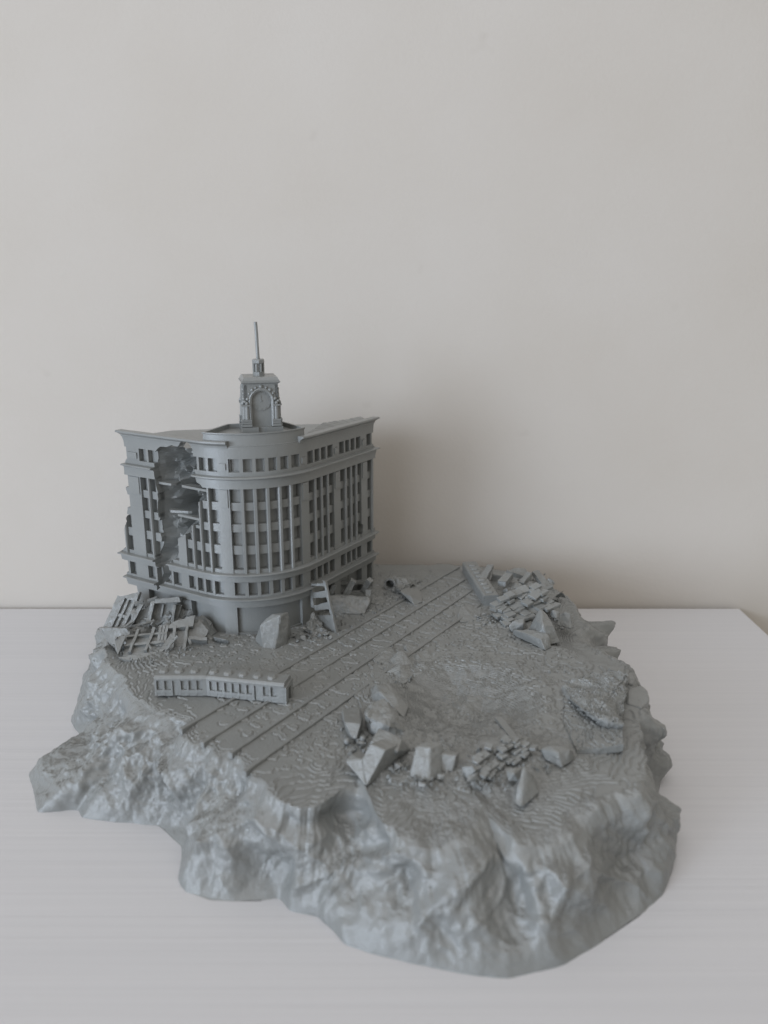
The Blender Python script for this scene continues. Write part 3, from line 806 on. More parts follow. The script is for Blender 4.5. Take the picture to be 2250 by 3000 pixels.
# tram half buried at the back, running away from the camera
d2 = Vector((5.15 - 5.82, 50.0 - 44.15, 0)); a2 = math.atan2(d2.y, d2.x)
t2 = thing("tram", "half-buried grey tram car beside the collapsed brick wall at the far end of the rails", "tram", (5.79 + 0.42, 44.2, 3.62), a2)
wl = [(0.3 + 0.38 * k, 0.3 + 0.38 * k + 0.26) for k in range(14)]
tram_car(t2, "car_body", 0.0, 5.9, 0.95, 0.86, [], [], [0.55 + 0.66 * k for k in range(8)])
part("end_wall", MB().box(-0.05, 0.0, -0.36, 0.36, 0.02, 0.70), M_RUB, t2)
# ------------------------------------------------------------------ rubble
def hull_mesh(pts, cuts=3, rough=0.02, freq=2.5, bev=0.03, seed=0.0, res=0.16, layers=False):
    bm = bmesh.new()
    for p in pts: bm.verts.new(p)
    r = bmesh.ops.convex_hull(bm, input=bm.verts)
    bmesh.ops.delete(bm, geom=[e for e in r.get('geom_interior', []) if isinstance(e, bmesh.types.BMVert)], context='VERTS')
    bmesh.ops.dissolve_limit(bm, angle_limit=math.radians(4), verts=bm.verts, edges=bm.edges)
    if bev: bmesh.ops.bevel(bm, geom=list(bm.edges), offset=bev, segments=2, affect='EDGES', profile=0.5)
    bmesh.ops.triangulate(bm, faces=bm.faces)
    for k in range(cuts):
        long = [e for e in bm.edges if e.calc_length() > res]
        if not long: break
        bmesh.ops.subdivide_edges(bm, edges=long, cuts=1); bmesh.ops.triangulate(bm, faces=bm.faces)
    bm.normal_update()
    V = np.array([v.co for v in bm.verts]); Nn = np.array([v.normal for v in bm.verts])
    if rough and len(V):
        d = rough * fbm(V[:, 0] * freq + seed, V[:, 1] * freq, V[:, 2] * freq, 4)
        V = V + Nn * d[:, None]
        if layers:
            bm.verts.index_update()
            for v in bm.verts: v.co = V[v.index]
            bm.normal_update(); nz = np.array([v.normal.z for v in bm.verts])
            V[:, 2] = np.where(nz > 0.6, terrace(V[:, 2], np.maximum(nz, 0.6)), V[:, 2])
    fs = [tuple(v.index for v in f.verts) for f in bm.faces]
    bm.verts.index_update(); fs = [tuple(v.index for v in f.verts) for f in bm.faces]
    bm.free()
    return V, fs
_seed = [0]
def stone(name, label, cat, pts, cuts=3, rough=0.02, freq=2.5, bev=0.03, group=None, smooth=False, mat=None, res=0.16, layers=False):
    _seed[0] += 1.7
    V, F = hull_mesh(pts, cuts, rough, freq, bev, _seed[0], res, layers)
    org = (V[:, 0].mean(), V[:, 1].mean(), V[:, 2].min())
    o = mesh_obj(name, V, F, mat or M_RUB, None, org, smooth)
    return tag(o, label, cat, group)
def stone_part(name, pts, parent, cuts=2, rough=0.02, freq=2.5, bev=0.02):
    _seed[0] += 1.7
    V, F = hull_mesh(pts, cuts, rough, freq, bev, _seed[0])
    off = Vector(parent.location) / CM
    return mesh_obj(name, V - np.array(off), F, M_RUB, parent)
def sink(pts, dz=0.25):
    return [p - Vector((0, 0, dz)) for p in pts]
def block(front, depth, away=(0.3, 1.0, 0), dz=0.0, base=True):
    """front face given by points of the photograph (x, y, Y); the body goes back by depth"""
    a = Vector(away).normalized() * depth
    P = [at(*q) for q in front]
    P += [p + a + Vector((0, 0, dz)) for p in P]
    return P
def hp(x, y, h): return g(x, y, GZ + h)

# boulder against the corner
B = [(747, 1874), (770, 1896), (806, 1899), (838, 1887), (853, 1857)]
base = [g(*q) for q in B]
stone("boulder", "large pale faceted boulder leaning against the building's round corner", "boulder",
      base + sink(base) + [at(797, 1799, 39.35), at(842, 1794, 39.6), at(822, 1803, 39.0), at(762, 1832, 39.0), at(776, 1815, 39.2), at(847, 1812, 39.5), at(818, 1850, 38.75)], cuts=4, rough=0.05, freq=1.6, bev=0.04)

# --- fallen facade panels: frame from three corners, boxes laid in its plane
class Plane:
    def __init__(self, o, u, v):
        self.o = Vector(o); self.U = Vector(u) - self.o; self.V = Vector(v) - self.o
        self.n = self.U.cross(self.V).normalized()
        if self.n.dot(Vector((0, 0, CAM_H)) - self.o) < 0: self.n = -self.n
    def p(self, a, b, w=0): return self.o + self.U * a + self.V * b + self.n * w
    def quad(self, q, w0, w1):
        mb = MB(); mb.loft([[self.p(a, b, w0) for a, b in q], [self.p(a, b, w1) for a, b in q]]); return mb
    def box(self, a0, a1, b0, b1, w0, w1): return self.quad([(a0, b0), (a1, b0), (a1, b1), (a0, b1)], w0, w1)
def recalc(o):
    bm = bmesh.new(); bm.from_mesh(o.data); bmesh.ops.recalc_face_normals(bm, faces=bm.faces); bm.to_mesh(o.data); bm.free(); return o
def pp(name, mb, root, rough=0.035):
    o = recalc(wpart(name, mb, M_RUB, root))
    bm = bmesh.new(); bm.from_mesh(o.data); bmesh.ops.triangulate(bm, faces=bm.faces)
    for k in range(4):
        e = [e for e in bm.edges if e.calc_length() > 0.2 * CM]
        if not e: break
        bmesh.ops.subdivide_edges(bm, edges=e, cuts=1); bmesh.ops.triangulate(bm, faces=bm.faces)
    V = np.array([v.co for v in bm.verts]) / CM + np.array(root.location) / CM
    for a in range(3):
        V[:, a] += rough * fbm(V[:, 0] * 2.6 + 17 * a, V[:, 1] * 2.6, V[:, 2] * 2.6, 3)
    V = (V - np.array(root.location) / CM) * CM
    for v, c in zip(bm.verts, V): v.co = c
    bm.to_mesh(o.data); bm.free()
    return o

LG = "wrecked facade pieces left of the building"
# standing slotted panel at the far left
pl = Plane(g(318, 1832, 3.9), g(362, 1846, 3.8), at(356, 1748, 42.2))
r = thing("facade_fragment", "tall slotted facade panel standing at the far left of the left rubble heap", "rubble", pl.p(0.5, 0), group=LG)
pp("panel_plate", pl.quad([(-0.2, -0.2), (1.0, -0.2), (1.05, 1.0), (0.95, 1.3), (0.2, 1.0)], -0.16, -0.06), r)
for a0, a1 in ((-0.2, 0.30), (0.48, 0.60), (0.86, 1.02)): pp("panel_post", pl.box(a0, a1, -0.2, 1.0, -0.08, 0.08), r)
for b0, b1 in ((0.36, 0.46),): pp("panel_rail", pl.box(0.28, 0.9, b0, b1, -0.08, 0.05), r)
pp("panel_cap", pl.quad([(-0.05, 0.98), (1.05, 0.98), (1.0, 1.32), (0.6, 1.18)], -0.1, 0.09), r)
# middle frame with a deep recess
pl = Plane(g(428, 1850, 3.9), g(500, 1846, 3.95), at(448, 1762, 40.9))
r = thing("facade_fragment", "open facade frame with deep recesses in the middle of the left rubble heap", "rubble", pl.p(0.5, 0), group=LG)
pp("panel_plate", pl.quad([(-0.9, -0.1), (1.1, -0.1), (1.2, 0.8), (0.7, 0.98), (0.0, 0.9), (-0.7, 0.6)], -0.42, -0.3), r)
pp("panel_post", pl.box(-0.06, 0.10, 0.0, 1.02, -0.3, 0.14), r)
pp("panel_post", pl.quad([(-0.95, -0.05), (-0.75, -0.05), (-0.35, 0.92), (-0.50, 0.95)], -0.3, 0.12), r)
pp("panel_post", pl.quad([(0.95, 0.05), (1.08, 0.05), (1.0, 0.85), (0.88, 0.85)], -0.3, 0.10), r)
pp("panel_rail", pl.quad([(0.05, 0.94), (1.15, 0.94), (1.05, 1.10), (0.1, 1.08)], -0.32, 0.12), r)
pp("panel_rail", pl.quad([(-1.0, 0.10), (-0.5, 0.16), (-0.1, 0.3), (-0.1, 0.36), (-0.5, 0.26), (-1.0, 0.2)], -0.3, 0.1), r)
pp("panel_post", pl.box(0.40, 0.47, 0.45, 0.86, -0.3, -0.16), r)
# broken front piece with two slender bars
pl = Plane(g(470, 1900, 3.85), g(548, 1896, 3.85), at(478, 1830, 39.6))
r = thing("facade_fragment", "broken facade piece with two slender bars at the right of the left rubble heap", "rubble", pl.p(0.5, 0), group=LG)
pp("panel_plate", pl.quad([(-0.15, -0.1), (1.1, -0.15), (1.5, 0.2), (1.75, 0.75), (1.3, 1.3), (0.3, 1.0)], -0.36, -0.22), r)
pp("panel_head", pl.quad([(0.15, 0.80), (1.15, 0.86), (1.2, 1.32), (0.35, 1.06)], -0.3, 0.06), r)
for a in (0.42, 0.88):
    pp("panel_bar", pl.quad([(a - 0.05, -0.15), (a + 0.07, -0.15), (a + 0.11, 0.9), (a + 0.01, 0.9)], -0.24, 0.08), r)
for a in (-0.12, 0.0, 0.12):
    pp("pilaster_rib", pl.quad([(a - 0.05, 0.1), (a + 0.05, 0.1), (a + 0.1, 0.95), (a, 0.95)], -0.3, 0.07), r)
pp("panel_rail", pl.quad([(1.05, 0.25), (1.75, 0.18), (1.75, 0.3), (1.05, 0.38)], -0.26, 0.16), r)
# grid lying in front
pl = Plane(g(352, 1918, 3.8), g(470, 1908, 3.85), g(372, 1862, 4.35))
r = thing("facade_fragment", "crossed window bars lying flat at the front of the left rubble heap", "rubble", pl.p(0.5, 0), group=LG)
pp("panel_plate", pl.quad([(0.05, 0.0), (1.0, 0.0), (1.05, 1.1), (0.0, 1.0)], -0.22, -0.14), r)
for b0, b1 in ((0.42, 0.54), (0.90, 1.0)): pp("panel_rail", pl.quad([(0.0, b0), (1.03, b0), (1.0, b1), (0.02, b1)], -0.16, 0.05), r)
for a in (0.22, 0.62): pp("panel_bar", pl.quad([(a - 0.03, 0.05), (a + 0.04, 0.05), (a + 0.07, 1.25), (a + 0.0, 1.28)], -0.16, 0.10), r)
pp("bottom_plate", pl.quad([(-0.02, -0.15), (0.95, 0.0), (0.80, -0.40), (0.3, -0.38)], -0.10, 0.03), r)
pp("bottom_plate", pl.quad([(0.95, 0.0), (1.12, 0.9), (1.28, 1.0), (1.22, 0.3), (0.82, -0.38)], -0.25, 0.0), r)
bars = random.Random(21)
r = thing("tangled_bars", "tangle of thin broken bars strewn over the left rubble heap", "rubble", g(440, 1850, 4.0), group=LG)
for k in range(26):
    x, y = bars.uniform(330, 600), bars.uniform(1790, 1900); c = g(x, y, GZ + bars.uniform(0.15, 0.75) * (1 - abs(x - 450) / 260))
    a = bars.uniform(0, 3.14); L = bars.uniform(0.25, 0.6); e = Vector((math.cos(a), math.sin(a) * 0.7, bars.uniform(-0.8, 0.8))) * L
    pp("bar", MB().beam(c - e, c + e, bars.uniform(0.06, 0.13), bars.uniform(0.06, 0.16)), r, 0.06)
stone("fallen_shard", "upright triangular shard at the front left corner of the left rubble heap", "rubble",
      [at(334, 1866, 38.2), at(370, 1861, 38.4), at(345, 1919, 37.7), at(336, 1868, 38.6), at(368, 1862, 38.8), g(352, 1916, 3.7), at(330, 1885, 38.4)], cuts=2, rough=0.01, bev=0.01, group=LG)
stone("rubble_mound", "rough lump of melted debris between the left rubble heap and the building corner", "rubble",
      [g(560, 1872), g(618, 1868), g(640, 1850), g(585, 1852), at(562, 1804, 40.2), at(592, 1800, 40.6), at(618, 1818, 40.6), at(540, 1822, 40.4), g(540, 1880, 3.7), at(628, 1834, 40.5)], cuts=5, rough=0.16, freq=1.3, bev=0.0)
stone("rubble_mound", "dark broken lump under the left heap's open frame", "rubble",
      [g(390, 1860), g(470, 1862), g(520, 1835), at(395, 1790, 41.3), at(430, 1772, 41.9), at(520, 1780, 41.6), g(360, 1835, 3.9), at(370, 1800, 41.8), at(560, 1790, 41.2), g(565, 1835)], cuts=5, rough=0.34, freq=1.3, bev=0.0)
stone("rubble_mound", "low rounded heap of debris at the left edge behind the shard", "rubble",
      [g(300, 1860, 3.6), g(335, 1900, 3.6), g(400, 1880, 3.9), at(330, 1836, 39.6), at(372, 1842, 39.4), at(300, 1842, 40.0), g(290, 1838, 3.5), g(380, 1840, 4.1)], cuts=4, rough=0.10, freq=1.4, bev=0.0)
for k, (x0, y0, x1, y1, Y) in enumerate(((395, 1770, 420, 1763, 41.5), (433, 1762, 460, 1752, 41.6), (455, 1764, 528, 1759, 41.2))):
    mb = MB().beam(at(x0, y0, Y), at(x1, y1, Y + 0.1), 0.28, 0.14)
    o = recalc(mesh_obj("fallen_beam", mb.v, mb.f, M_RUB, None, tuple(at(x0, y0, Y))))
    tag(o, ["short bright beam leaning at the left under the building's lowest ledge", "middle bright beam under the building's lowest ledge", "longest bright beam bridging the top of the left rubble heap"][k], "beam", LG)
stone("debris_sliver", "small splinter lying on the street before the round corner", "rubble", [g(621, 1872), g(632, 1880), g(672, 1883), g(671, 1876), at(630, 1868, 39.0), at(668, 1876, 38.8), at(625, 1866, 39.2)], cuts=3, rough=0.05, freq=5, bev=0.01)

# --- right of the building
RG = "wrecked pieces right of the building"
# ladder-like panel on edge
BRp = g(984, 1853); BLp = g(926, 1842)
pl = Plane(BRp, BLp + Vector((0, 0.5, 0)), at(953, 1702, BRp.y + 0.75))
r = thing("facade_fragment", "upright ladder-like facade strip leaning on the right side of the round corner", "rubble", pl.p(0.5, 0), group=RG)
pp("panel_post", pl.quad([(-0.07, -0.05), (0.05, -0.05), (0.08, 1.0), (-0.04, 1.0)], -0.06, 0.07), r)
pp("panel_post", pl.quad([(0.92, 0.35), (1.06, 0.35), (0.9, 0.78), (0.78, 0.78)], -0.14, 0.06), r)
for b0, b1, sk in ((-0.05, 0.26, 0.08), (0.36, 0.50, 0.10), (0.60, 0.74, 0.08), (0.84, 0.90, 0.05)):
    pp("panel_rail", pl.quad([(0.0, b0 + sk), (1.0 - b0 * 0.2, b0 - sk * 0.6), (0.98 - b0 * 0.2, b1 - sk), (0.0, b1 + sk)], -0.10, 0.03), r)
pts = [g(892, 1846), g(950, 1858), g(902, 1862), at(905, 1810, 40.9), at(935, 1822, 40.6), at(918, 1800, 41.2), g(955, 1842)]
stone("rubble_mound", "crumpled heap of scraps at the foot of the ladder-like strip", "rubble", pts, cuts=5, rough=0.32, freq=2.0, bev=0.0)
for k, (x, y, s) in enumerate(((862, 1868, .16), (882, 1862, .13), (890, 1874, .2), (905, 1868, .24), (902, 1850, .28), (938, 1864, .22), (955, 1862, .2), (968, 1872, .15), (925, 1878, .14), (872, 1880, .12))):
    c = g(x, y)
    pts = [c + Vector((rnd.uniform(-1, 1) * s, rnd.uniform(-.7, .7) * s, rnd.uniform(-0.4, 1.2) * s)) for _ in range(12)]
    stone("rubble_crumb", "small jagged crumb on the street at the foot of the ladder-like strip", "rubble", pts, cuts=2, rough=0.04, freq=6, bev=0.0, group="crumbs at the foot of the ladder-like strip")
# frame of square beams at the far right foot of the building
Y0 = 45.2
r = thing("beam_frame", "frame of square beams at the far right foot of the building", "rubble", at(1030, 1745, Y0), group=RG)
for (a, b, w, h) in ((at(966, 1710, 44.4), at(1080, 1704, 46.6), 0.22, 0.20), (at(1036, 1700, 44.6), at(1010, 1745, 44.6), 0.42, 0.34), (at(1085, 1699, 45.4), at(1066, 1730, 45.6), 0.36, 0.32), (at(980, 1712, 43.9), at(968, 1740, 43.9), 0.30, 0.25),
                     (at(1079, 1727, 44.6), at(1079, 1758, 44.4), 0.28, 0.3), (at(985, 1742, 44.9), at(1076, 1742, 45.8), 0.3, 0.42)):
    pp("beam", MB().beam(a, b, w, h), r)
stone("rock_slab", "long dark hollowed slab lying below the frame of square beams", "rubble",
      [g(975, 1798), g(1070, 1799), g(1083, 1772), at(964, 1745, 43.4), at(1010, 1741, 43.9), at(1080, 1752, 43.8), at(1083, 1760, 43.6), g(968, 1775), at(985, 1745, 44.6), at(1070, 1749, 44.8)], cuts=5, rough=0.10, freq=1.5, bev=0.03)
stone("rock_slab", "small slab at the right end of the hollowed slab beside the rails", "rubble", [g(1085, 1768), g(1120, 1775), g(1128, 1762), at(1090, 1745, 45.4), at(1112, 1743, 45.6), at(1126, 1754, 45.2), g(1090, 1755)], cuts=3, rough=0.07, freq=2.4, bev=0.02)
# pipe and torn lumps
r = thing("broken_pipe", "open end of a short thick pipe among torn lumps by the first rail", "pipe", g(1145, 1728))
mb = MB(); c = at(1143, 1711, 46.8); ax = Vector((-0.25, -0.96, 0.1)).normalized(); e1 = ax.cross(Vector((0, 0, 1))).normalized(); e2 = e1.cross(ax)
rg = []
for (rr, t) in ((0.36, 0.9), (0.38, -0.1), (0.26, -0.1), (0.24, 0.7)):
    rg.append([c - ax * t + e1 * rr * math.cos(2 * math.pi * i / 20) + e2 * rr * math.sin(2 * math.pi * i / 20) for i in range(20)])
mb.loft(rg); pp("pipe_wall", mb, r)
stone("rubble_mound", "torn lumps of debris behind the broken pipe", "rubble", [g(1150, 1735), g(1215, 1712), g(1240, 1700), at(1155, 1690, 47.4), at(1170, 1696, 46.9), at(1200, 1706, 47.4), g(1150, 1712), at(1165, 1722, 45.9), g(1185, 1737)], cuts=5, rough=0.24, freq=1.7, bev=0.0)
stone("concrete_block", "wedge-fronted block lying across the first rail near the broken pipe", "concrete block",
      [at(1176, 1727, 45.5), at(1190, 1723, 46.0), at(1222, 1722, 46.4), at(1236, 1736, 46.0), g(1238, 1764), g(1213, 1773), at(1204, 1748, 44.6), at(1172, 1733, 45.2), g(1180, 1746), at(1206, 1736, 45.2)], cuts=3, rough=0.015, bev=0.03)

# --- collapsed brick wall by the back tram
def brick_field(name, label, L, T, R, Bc, rows, per, bl, bh, th, seed, gap=0.06, skip=0.08, group=None):
    """bricks on a sagging sheet with corners L, T, R, B (rows run from L to T)"""
    rr = random.Random(seed)
    root = thing(name, label, "brick wall", (L + T + R + Bc) / 4 - Vector((0, 0, 0.5)), group=group)
    def P(u, v): return (L * (1 - u) + T * u) * (1 - v) + (Bc * (1 - u) + R * u) * v
    nrm = (T - L).cross(Bc - L).normalized()
    if nrm.z < 0: nrm = -nrm
    # backing
    mb = MB()
    q = [P(0.04, 0.03), P(0.96, 0.03), P(0.92, 0.95), P(0.06, 0.97)]
    mb.loft([[p - nrm * 0.42 for p in q], [p - nrm * 0.10 for p in q]]); pp("wall_core", mb, root)
    me0 = None
    off = Vector(root.location) / CM
    for i in range(rows):
        v = (i + 0.5) / rows
        n = per + (i % 2)
        for j in range(n):
            if rr.random() < skip: continue
            u = (j + (0.5 if i % 2 == 0 else 0.0)) / per + rr.uniform(-.02, .02)
            if u < -0.02 or u > 1.02: continue
            c = P(u, v) + nrm * (rr.uniform(-0.10, 0.16) + 0.08 * math.sin(u * 5 + i * 1.3)); du = (P(u + 0.05, v) - P(u - 0.05, v)).normalized(); dv = (P(u, v + 0.05) - P(u, v - 0.05)).normalized()
            # tip each course so it overlaps the one below
            tilt = rr.uniform(0.10, 0.62); dv2 = (dv * math.cos(tilt) + nrm * math.sin(tilt)).normalized()
            tw = rr.uniform(-0.26, 0.26); du2 = (du * math.cos(tw) + dv2 * math.sin(tw)).normalized(); n2 = du2.cross(dv2).normalized(); dv2 = n2.cross(du2)
            if n2.dot(nrm) < 0: n2 = -n2
            if me0 is None:
                b = bmesh.new(); bmesh.ops.create_cube(b, size=1.0)
                for vv in b.verts: vv.co = Vector((vv.co.x * bl, vv.co.y * bh, vv.co.z * th)) + Vector((rr.uniform(-.02, .02), rr.uniform(-.02, .02), rr.uniform(-.01, .01)))
                bmesh.ops.bevel(b, geom=list(b.edges), offset=0.02, segments=1, affect='EDGES')
                for vv in b.verts: vv.co *= CM
                me0 = bpy.data.meshes.new("brick"); b.to_mesh(me0); b.free(); me0.materials.append(M_RUB)
            o = bpy.data.objects.new("brick", me0); col.objects.link(o); o.parent = root
            M = Matrix((du2, dv2, n2)).transposed()
            sc = rr.uniform(0.8, 1.2)
            o.matrix_local = Matrix.Translation((c - off) * CM) @ (M @ Matrix.Diagonal((sc, rr.uniform(0.85, 1.15), 1))).to_4x4()
    return root
Lp, Tp, Rp, Bp = g(1443, 1772, 4.55), g(1552, 1712, 5.2), g(1632, 1782, 4.15), g(1484, 1834, 3.85)
brick_field("collapsed_brick_wall", "collapsed slope of overlapping bricks beside the back tram", Lp, Tp, Rp, Bp, 8, 6, 0.54, 0.46, 0.17, 3, skip=0.13)
r = thing("timber_heap", "heap of square beams sticking up behind the collapsed bricks", "rubble", g(1540, 1740, 3.9))
for (a, b, w, h) in ((at(1437, 1660, 48.4), at(1408, 1712, 46.6), 0.42, 0.30), (at(1484, 1677, 48.0), at(1545, 1694, 48.0), 0.30, 0.30), (at(1492, 1686, 47.0), at(1470, 1710, 46.0), 0.5, 0.34), (at(1440, 1690, 48.3), at(1475, 1697, 48.2), 0.3, 0.5),
                     (at(1568, 1676, 48.2), at(1602, 1722, 47.2), 0.5, 0.26), (at(1551, 1683, 47.6), at(1527, 1712, 46.8), 0.34, 0.32), (at(1500, 1706, 48.6), at(1580, 1708, 48.6), 0.3, 0.5), (at(1588, 1738, 46.6), at(1617, 1722, 46.8), 0.36, 0.32),
                     (at(1575, 1724, 46.6), at(1584, 1745, 46.2), 0.42, 0.2), (at(1600, 1750, 46.4), at(1640, 1752, 46.4), 0.34, 0.3), (at(1478, 1735, 45.6), at(1493, 1731, 45.4), 0.42, 0.36), (at(1430, 1765, 44.6), at(1443, 1763, 44.7), 0.36, 0.4)):
    pp("beam", MB().beam(a, b, w, h), r)
stone("rubble_mound", "dark lump of debris under the heap of square beams", "rubble", [g(1460, 1745), g(1560, 1735), g(1640, 1760), g(1480, 1700), g(1620, 1715), at(1500, 1705, 47.0), at(1560, 1705, 47.2), at(1610, 1725, 46.6)], cuts=5, rough=0.18, freq=1.4, bev=0.0)
stone("rock_slab", "smooth domed slab behind the heap of square beams", "rubble", [at(1490, 1672, 49.2), at(1515, 1662, 49.4), at(1540, 1666, 49.4), at(1545, 1680, 49.2), g(1490, 1700), g(1548, 1700), at(1540, 1668, 50.0), at(1500, 1666, 50.0)], cuts=3, rough=0.04, bev=0.05)
for k, (x, y, s, lab) in enumerate(((1640, 1745, .38, "upper round stone at the right end of the collapsed bricks"), (1628, 1798, .34, "lower round stone at the right end of the collapsed bricks"), (1655, 1822, .5, "rough low stone right of the collapsed bricks"), (1668, 1822, .24, "small stone farthest right of the collapsed bricks"), (1610, 1702, .3, "stone behind the tilted beam at the back right"))):
    c = g(x, y + 8); 
    pts = [c + Vector((rnd.gauss(0, 1), rnd.gauss(0, 1), 0)).normalized() * s * rnd.uniform(.7, 1.2) for _ in range(8)] + [c + Vector((rnd.uniform(-.6, .6) * s, rnd.uniform(-.6, .6) * s, s * rnd.uniform(.8, 1.5))) for _ in range(5)]
    stone("stone", lab, "stone", pts, cuts=3, rough=0.06, freq=2.0, bev=0.04)
stone("concrete_block", "layered block left of the collapsed bricks, tip towards the rails", "concrete block",
      [at(1344, 1790, 43.0), at(1352, 1775, 43.6), at(1378, 1771, 44.0), at(1390, 1782, 43.9), g(1348, 1824), g(1396, 1818), g(1415, 1790), at(1412, 1782, 44.0), g(1340, 1806)], cuts=3, rough=0.03, bev=0.03)
mb = MB().beam(g(1346, 1822, 4.0), g(1366, 1812, 4.05), 0.34, 0.32)
stone("broken_pipe", "stubby broken pipe end lying before the layered block", "pipe", [g(1334, 1822, 3.8), g(1358, 1826, 3.8), at(1336, 1814, 42.3), at(1358, 1815, 42.2), g(1345, 1808, 3.8), at(1347, 1810, 42.5)], cuts=2, rough=0.01, bev=0.05)
for k in range(16):
    x, y = rnd.uniform(1395, 1455), rnd.uniform(1800, 1842); s = rnd.uniform(.07, .16); c = g(x, y)
    pts = [c + Vector((rnd.uniform(-1, 1) * s, rnd.uniform(-.8, .8) * s, rnd.uniform(-.3, 1) * s)) for _ in range(10)]
    stone("rubble_crumb", "tiny crumb scattered between the layered block and the collapsed bricks", "rubble", pts, cuts=1, rough=0.03, freq=6, bev=0.0, group="crumbs before the collapsed bricks")
for k in range(12):
    x, y = rnd.uniform(1625, 1662), rnd.uniform(1815, 1850); s = rnd.uniform(.07, .17); c = g(x, y)
    pts = [c + Vector((rnd.uniform(-1, 1) * s, rnd.uniform(-.8, .8) * s, rnd.uniform(-.3, 1) * s)) for _ in range(10)]
    stone("rubble_crumb", "tiny crumb scattered right of the pointed stone", "rubble", pts, cuts=1, rough=0.03, freq=6, bev=0.0, group="crumbs right of the pointed stone")
stone("pointed_stone", "tall pointed stone rising in front of the collapsed bricks", "stone",
      [hp(1587, 1782, 1.35), hp(1578, 1788, 1.25), hp(1604, 1802, 1.1), g(1542, 1853), g(1566, 1878), g(1612, 1890), g(1640, 1882), g(1628, 1850), hp(1568, 1815, .9), hp(1622, 1835, .8), hp(1590, 1830, 1.0)], cuts=4, rough=0.03, bev=0.05)
stone("concrete_block", "layered flat-topped block at the foot of the pointed stone", "concrete block",
      [hp(1505, 1845, .35), hp(1544, 1857, .5), hp(1562, 1845, .55), hp(1598, 1853, .6), hp(1611, 1864, .5), hp(1584, 1873, .5), g(1582, 1899), g(1598, 1907), g(1616, 1896), g(1518, 1868), g(1500, 1857)], cuts=4, rough=0.035, bev=0.04)
stone("concrete_block", "ribbed block tucked between the bricks and the pointed stone", "concrete block",
      [hp(1491, 1833, .35), hp(1505, 1818, .6), hp(1537, 1812, .65), hp(1533, 1828, .5), g(1500, 1853), g(1535, 1850), g(1548, 1835), g(1490, 1842)], cuts=4, rough=0.04, bev=0.04)
stone("rubble_crumb", "curled chip lying left of the flat-topped block", "rubble", [g(1496, 1864), g(1512, 1873), at(1497, 1859, 40.4), at(1510, 1866, 40.2), g(1505, 1858)], cuts=2, rough=0.02, bev=0.01)

# --- slabs on the third and fourth rails
SG = "slabs thrown over the right-hand rails"
stone("concrete_slab", "left slab of the group across the right-hand rails", "concrete slab", [at(1105, 1903, 38.1), at(1150, 1892, 38.6), at(1153, 1900, 38.4), at(1108, 1925, 37.4), g(1083, 1928), g(1147, 1956), g(1100, 1938), g(1160, 1920), g(1096, 1915)], cuts=4, rough=0.06, bev=0.05, group=SG)
stone("concrete_slab", "tallest pointed slab of the group across the right-hand rails", "concrete slab", [at(1176, 1901, 37.5), at(1185, 1905, 37.8), at(1136, 1935, 36.9), g(1148, 1954), g(1170, 1960), g(1212, 1950), g(1205, 1935), at(1160, 1918, 37.2), g(1190, 1925)], cuts=4, rough=0.06, bev=0.05, group=SG)
stone("concrete_slab", "nearest pointed slab of the group across the right-hand rails", "concrete slab", [at(1167, 1946, 36.0), at(1180, 1949, 36.3), at(1150, 1957, 35.9), g(1127, 1974), g(1182, 2008), g(1215, 1978), g(1212, 1955), at(1200, 1952, 36.5)], cuts=4, rough=0.06, bev=0.05, group=SG)
stone("concrete_slab", "low flat slab farthest back in the group across the right-hand rails", "concrete slab", [at(1186, 1888, 38.6), at(1228, 1890, 39.0), g(1196, 1912), g(1232, 1899), g(1180, 1900), at(1190, 1900, 38.2)], cuts=4, rough=0.05, bev=0.04, group=SG)
stone("concrete_slab", "tilted slab with a dark left face at the right of the rail group", "concrete slab", [at(1216, 1912, 37.7), at(1252, 1902, 38.2), at(1266, 1918, 37.9), g(1234, 1944), g(1268, 1932), g(1210, 1925), at(1232, 1928, 37.2)], cuts=4, rough=0.05, bev=0.04, group=SG)

# --- chunks on the crater's left rim
CG = "chunks on the crater's left rim"
stone("concrete_chunk", "leaf-shaped chunk with curved ribs nearest the fourth rail", "concrete chunk",
      [hp(1003, 2076, .30), hp(1052, 2069, .32), hp(1057, 2121, .62), hp(1009, 2115, .58), hp(1044, 2163, .2), hp(1031, 2162, .2), g(1033, 2171), g(1046, 2171), g(1060, 2140), g(1066, 2100), g(1000, 2092), g(1012, 2140)], cuts=4, rough=0.02, freq=2, bev=0.03, group=CG)
stone("concrete_chunk", "crumpled hollow-topped chunk at the crater's left rim", "concrete chunk",
      [hp(1067, 2078, .75), hp(1096, 2051, .95), hp(1125, 2045, .9), hp(1160, 2112, .6), g(1200, 2146), hp(1090, 2138, .3), g(1088, 2152), g(1135, 2165), g(1072, 2130), g(1160, 2085), hp(1140, 2128, .55), hp(1075, 2100, .8)], cuts=5, rough=0.13, freq=1.3, bev=0.03, group=CG)
stone("concrete_chunk", "smooth ridge stone behind the crumpled chunk on the crater rim", "concrete chunk",
      [hp(1100, 2003, .5), hp(1137, 2000, .5), g(1084, 2048), g(1185, 2105), g(1200, 2065), hp(1160, 2040, .45), g(1155, 2010), hp(1110, 2025, .6), g(1090, 2015)], cuts=4, rough=0.04, freq=1.5, bev=0.05, group=CG)
stone("concrete_chunk", "double-topped block behind the notched block", "concrete chunk",
      [hp(1110, 2133, .85), hp(1178, 2166, .8), hp(1166, 2201, .7), hp(1084, 2172, .75), g(1204, 2197), g(1158, 2230), g(1090, 2225), hp(1140, 2147, .9), g(1130, 2180), g(1195, 2180)], cuts=4, rough=0.04, freq=1.8, bev=0.03, group=CG)
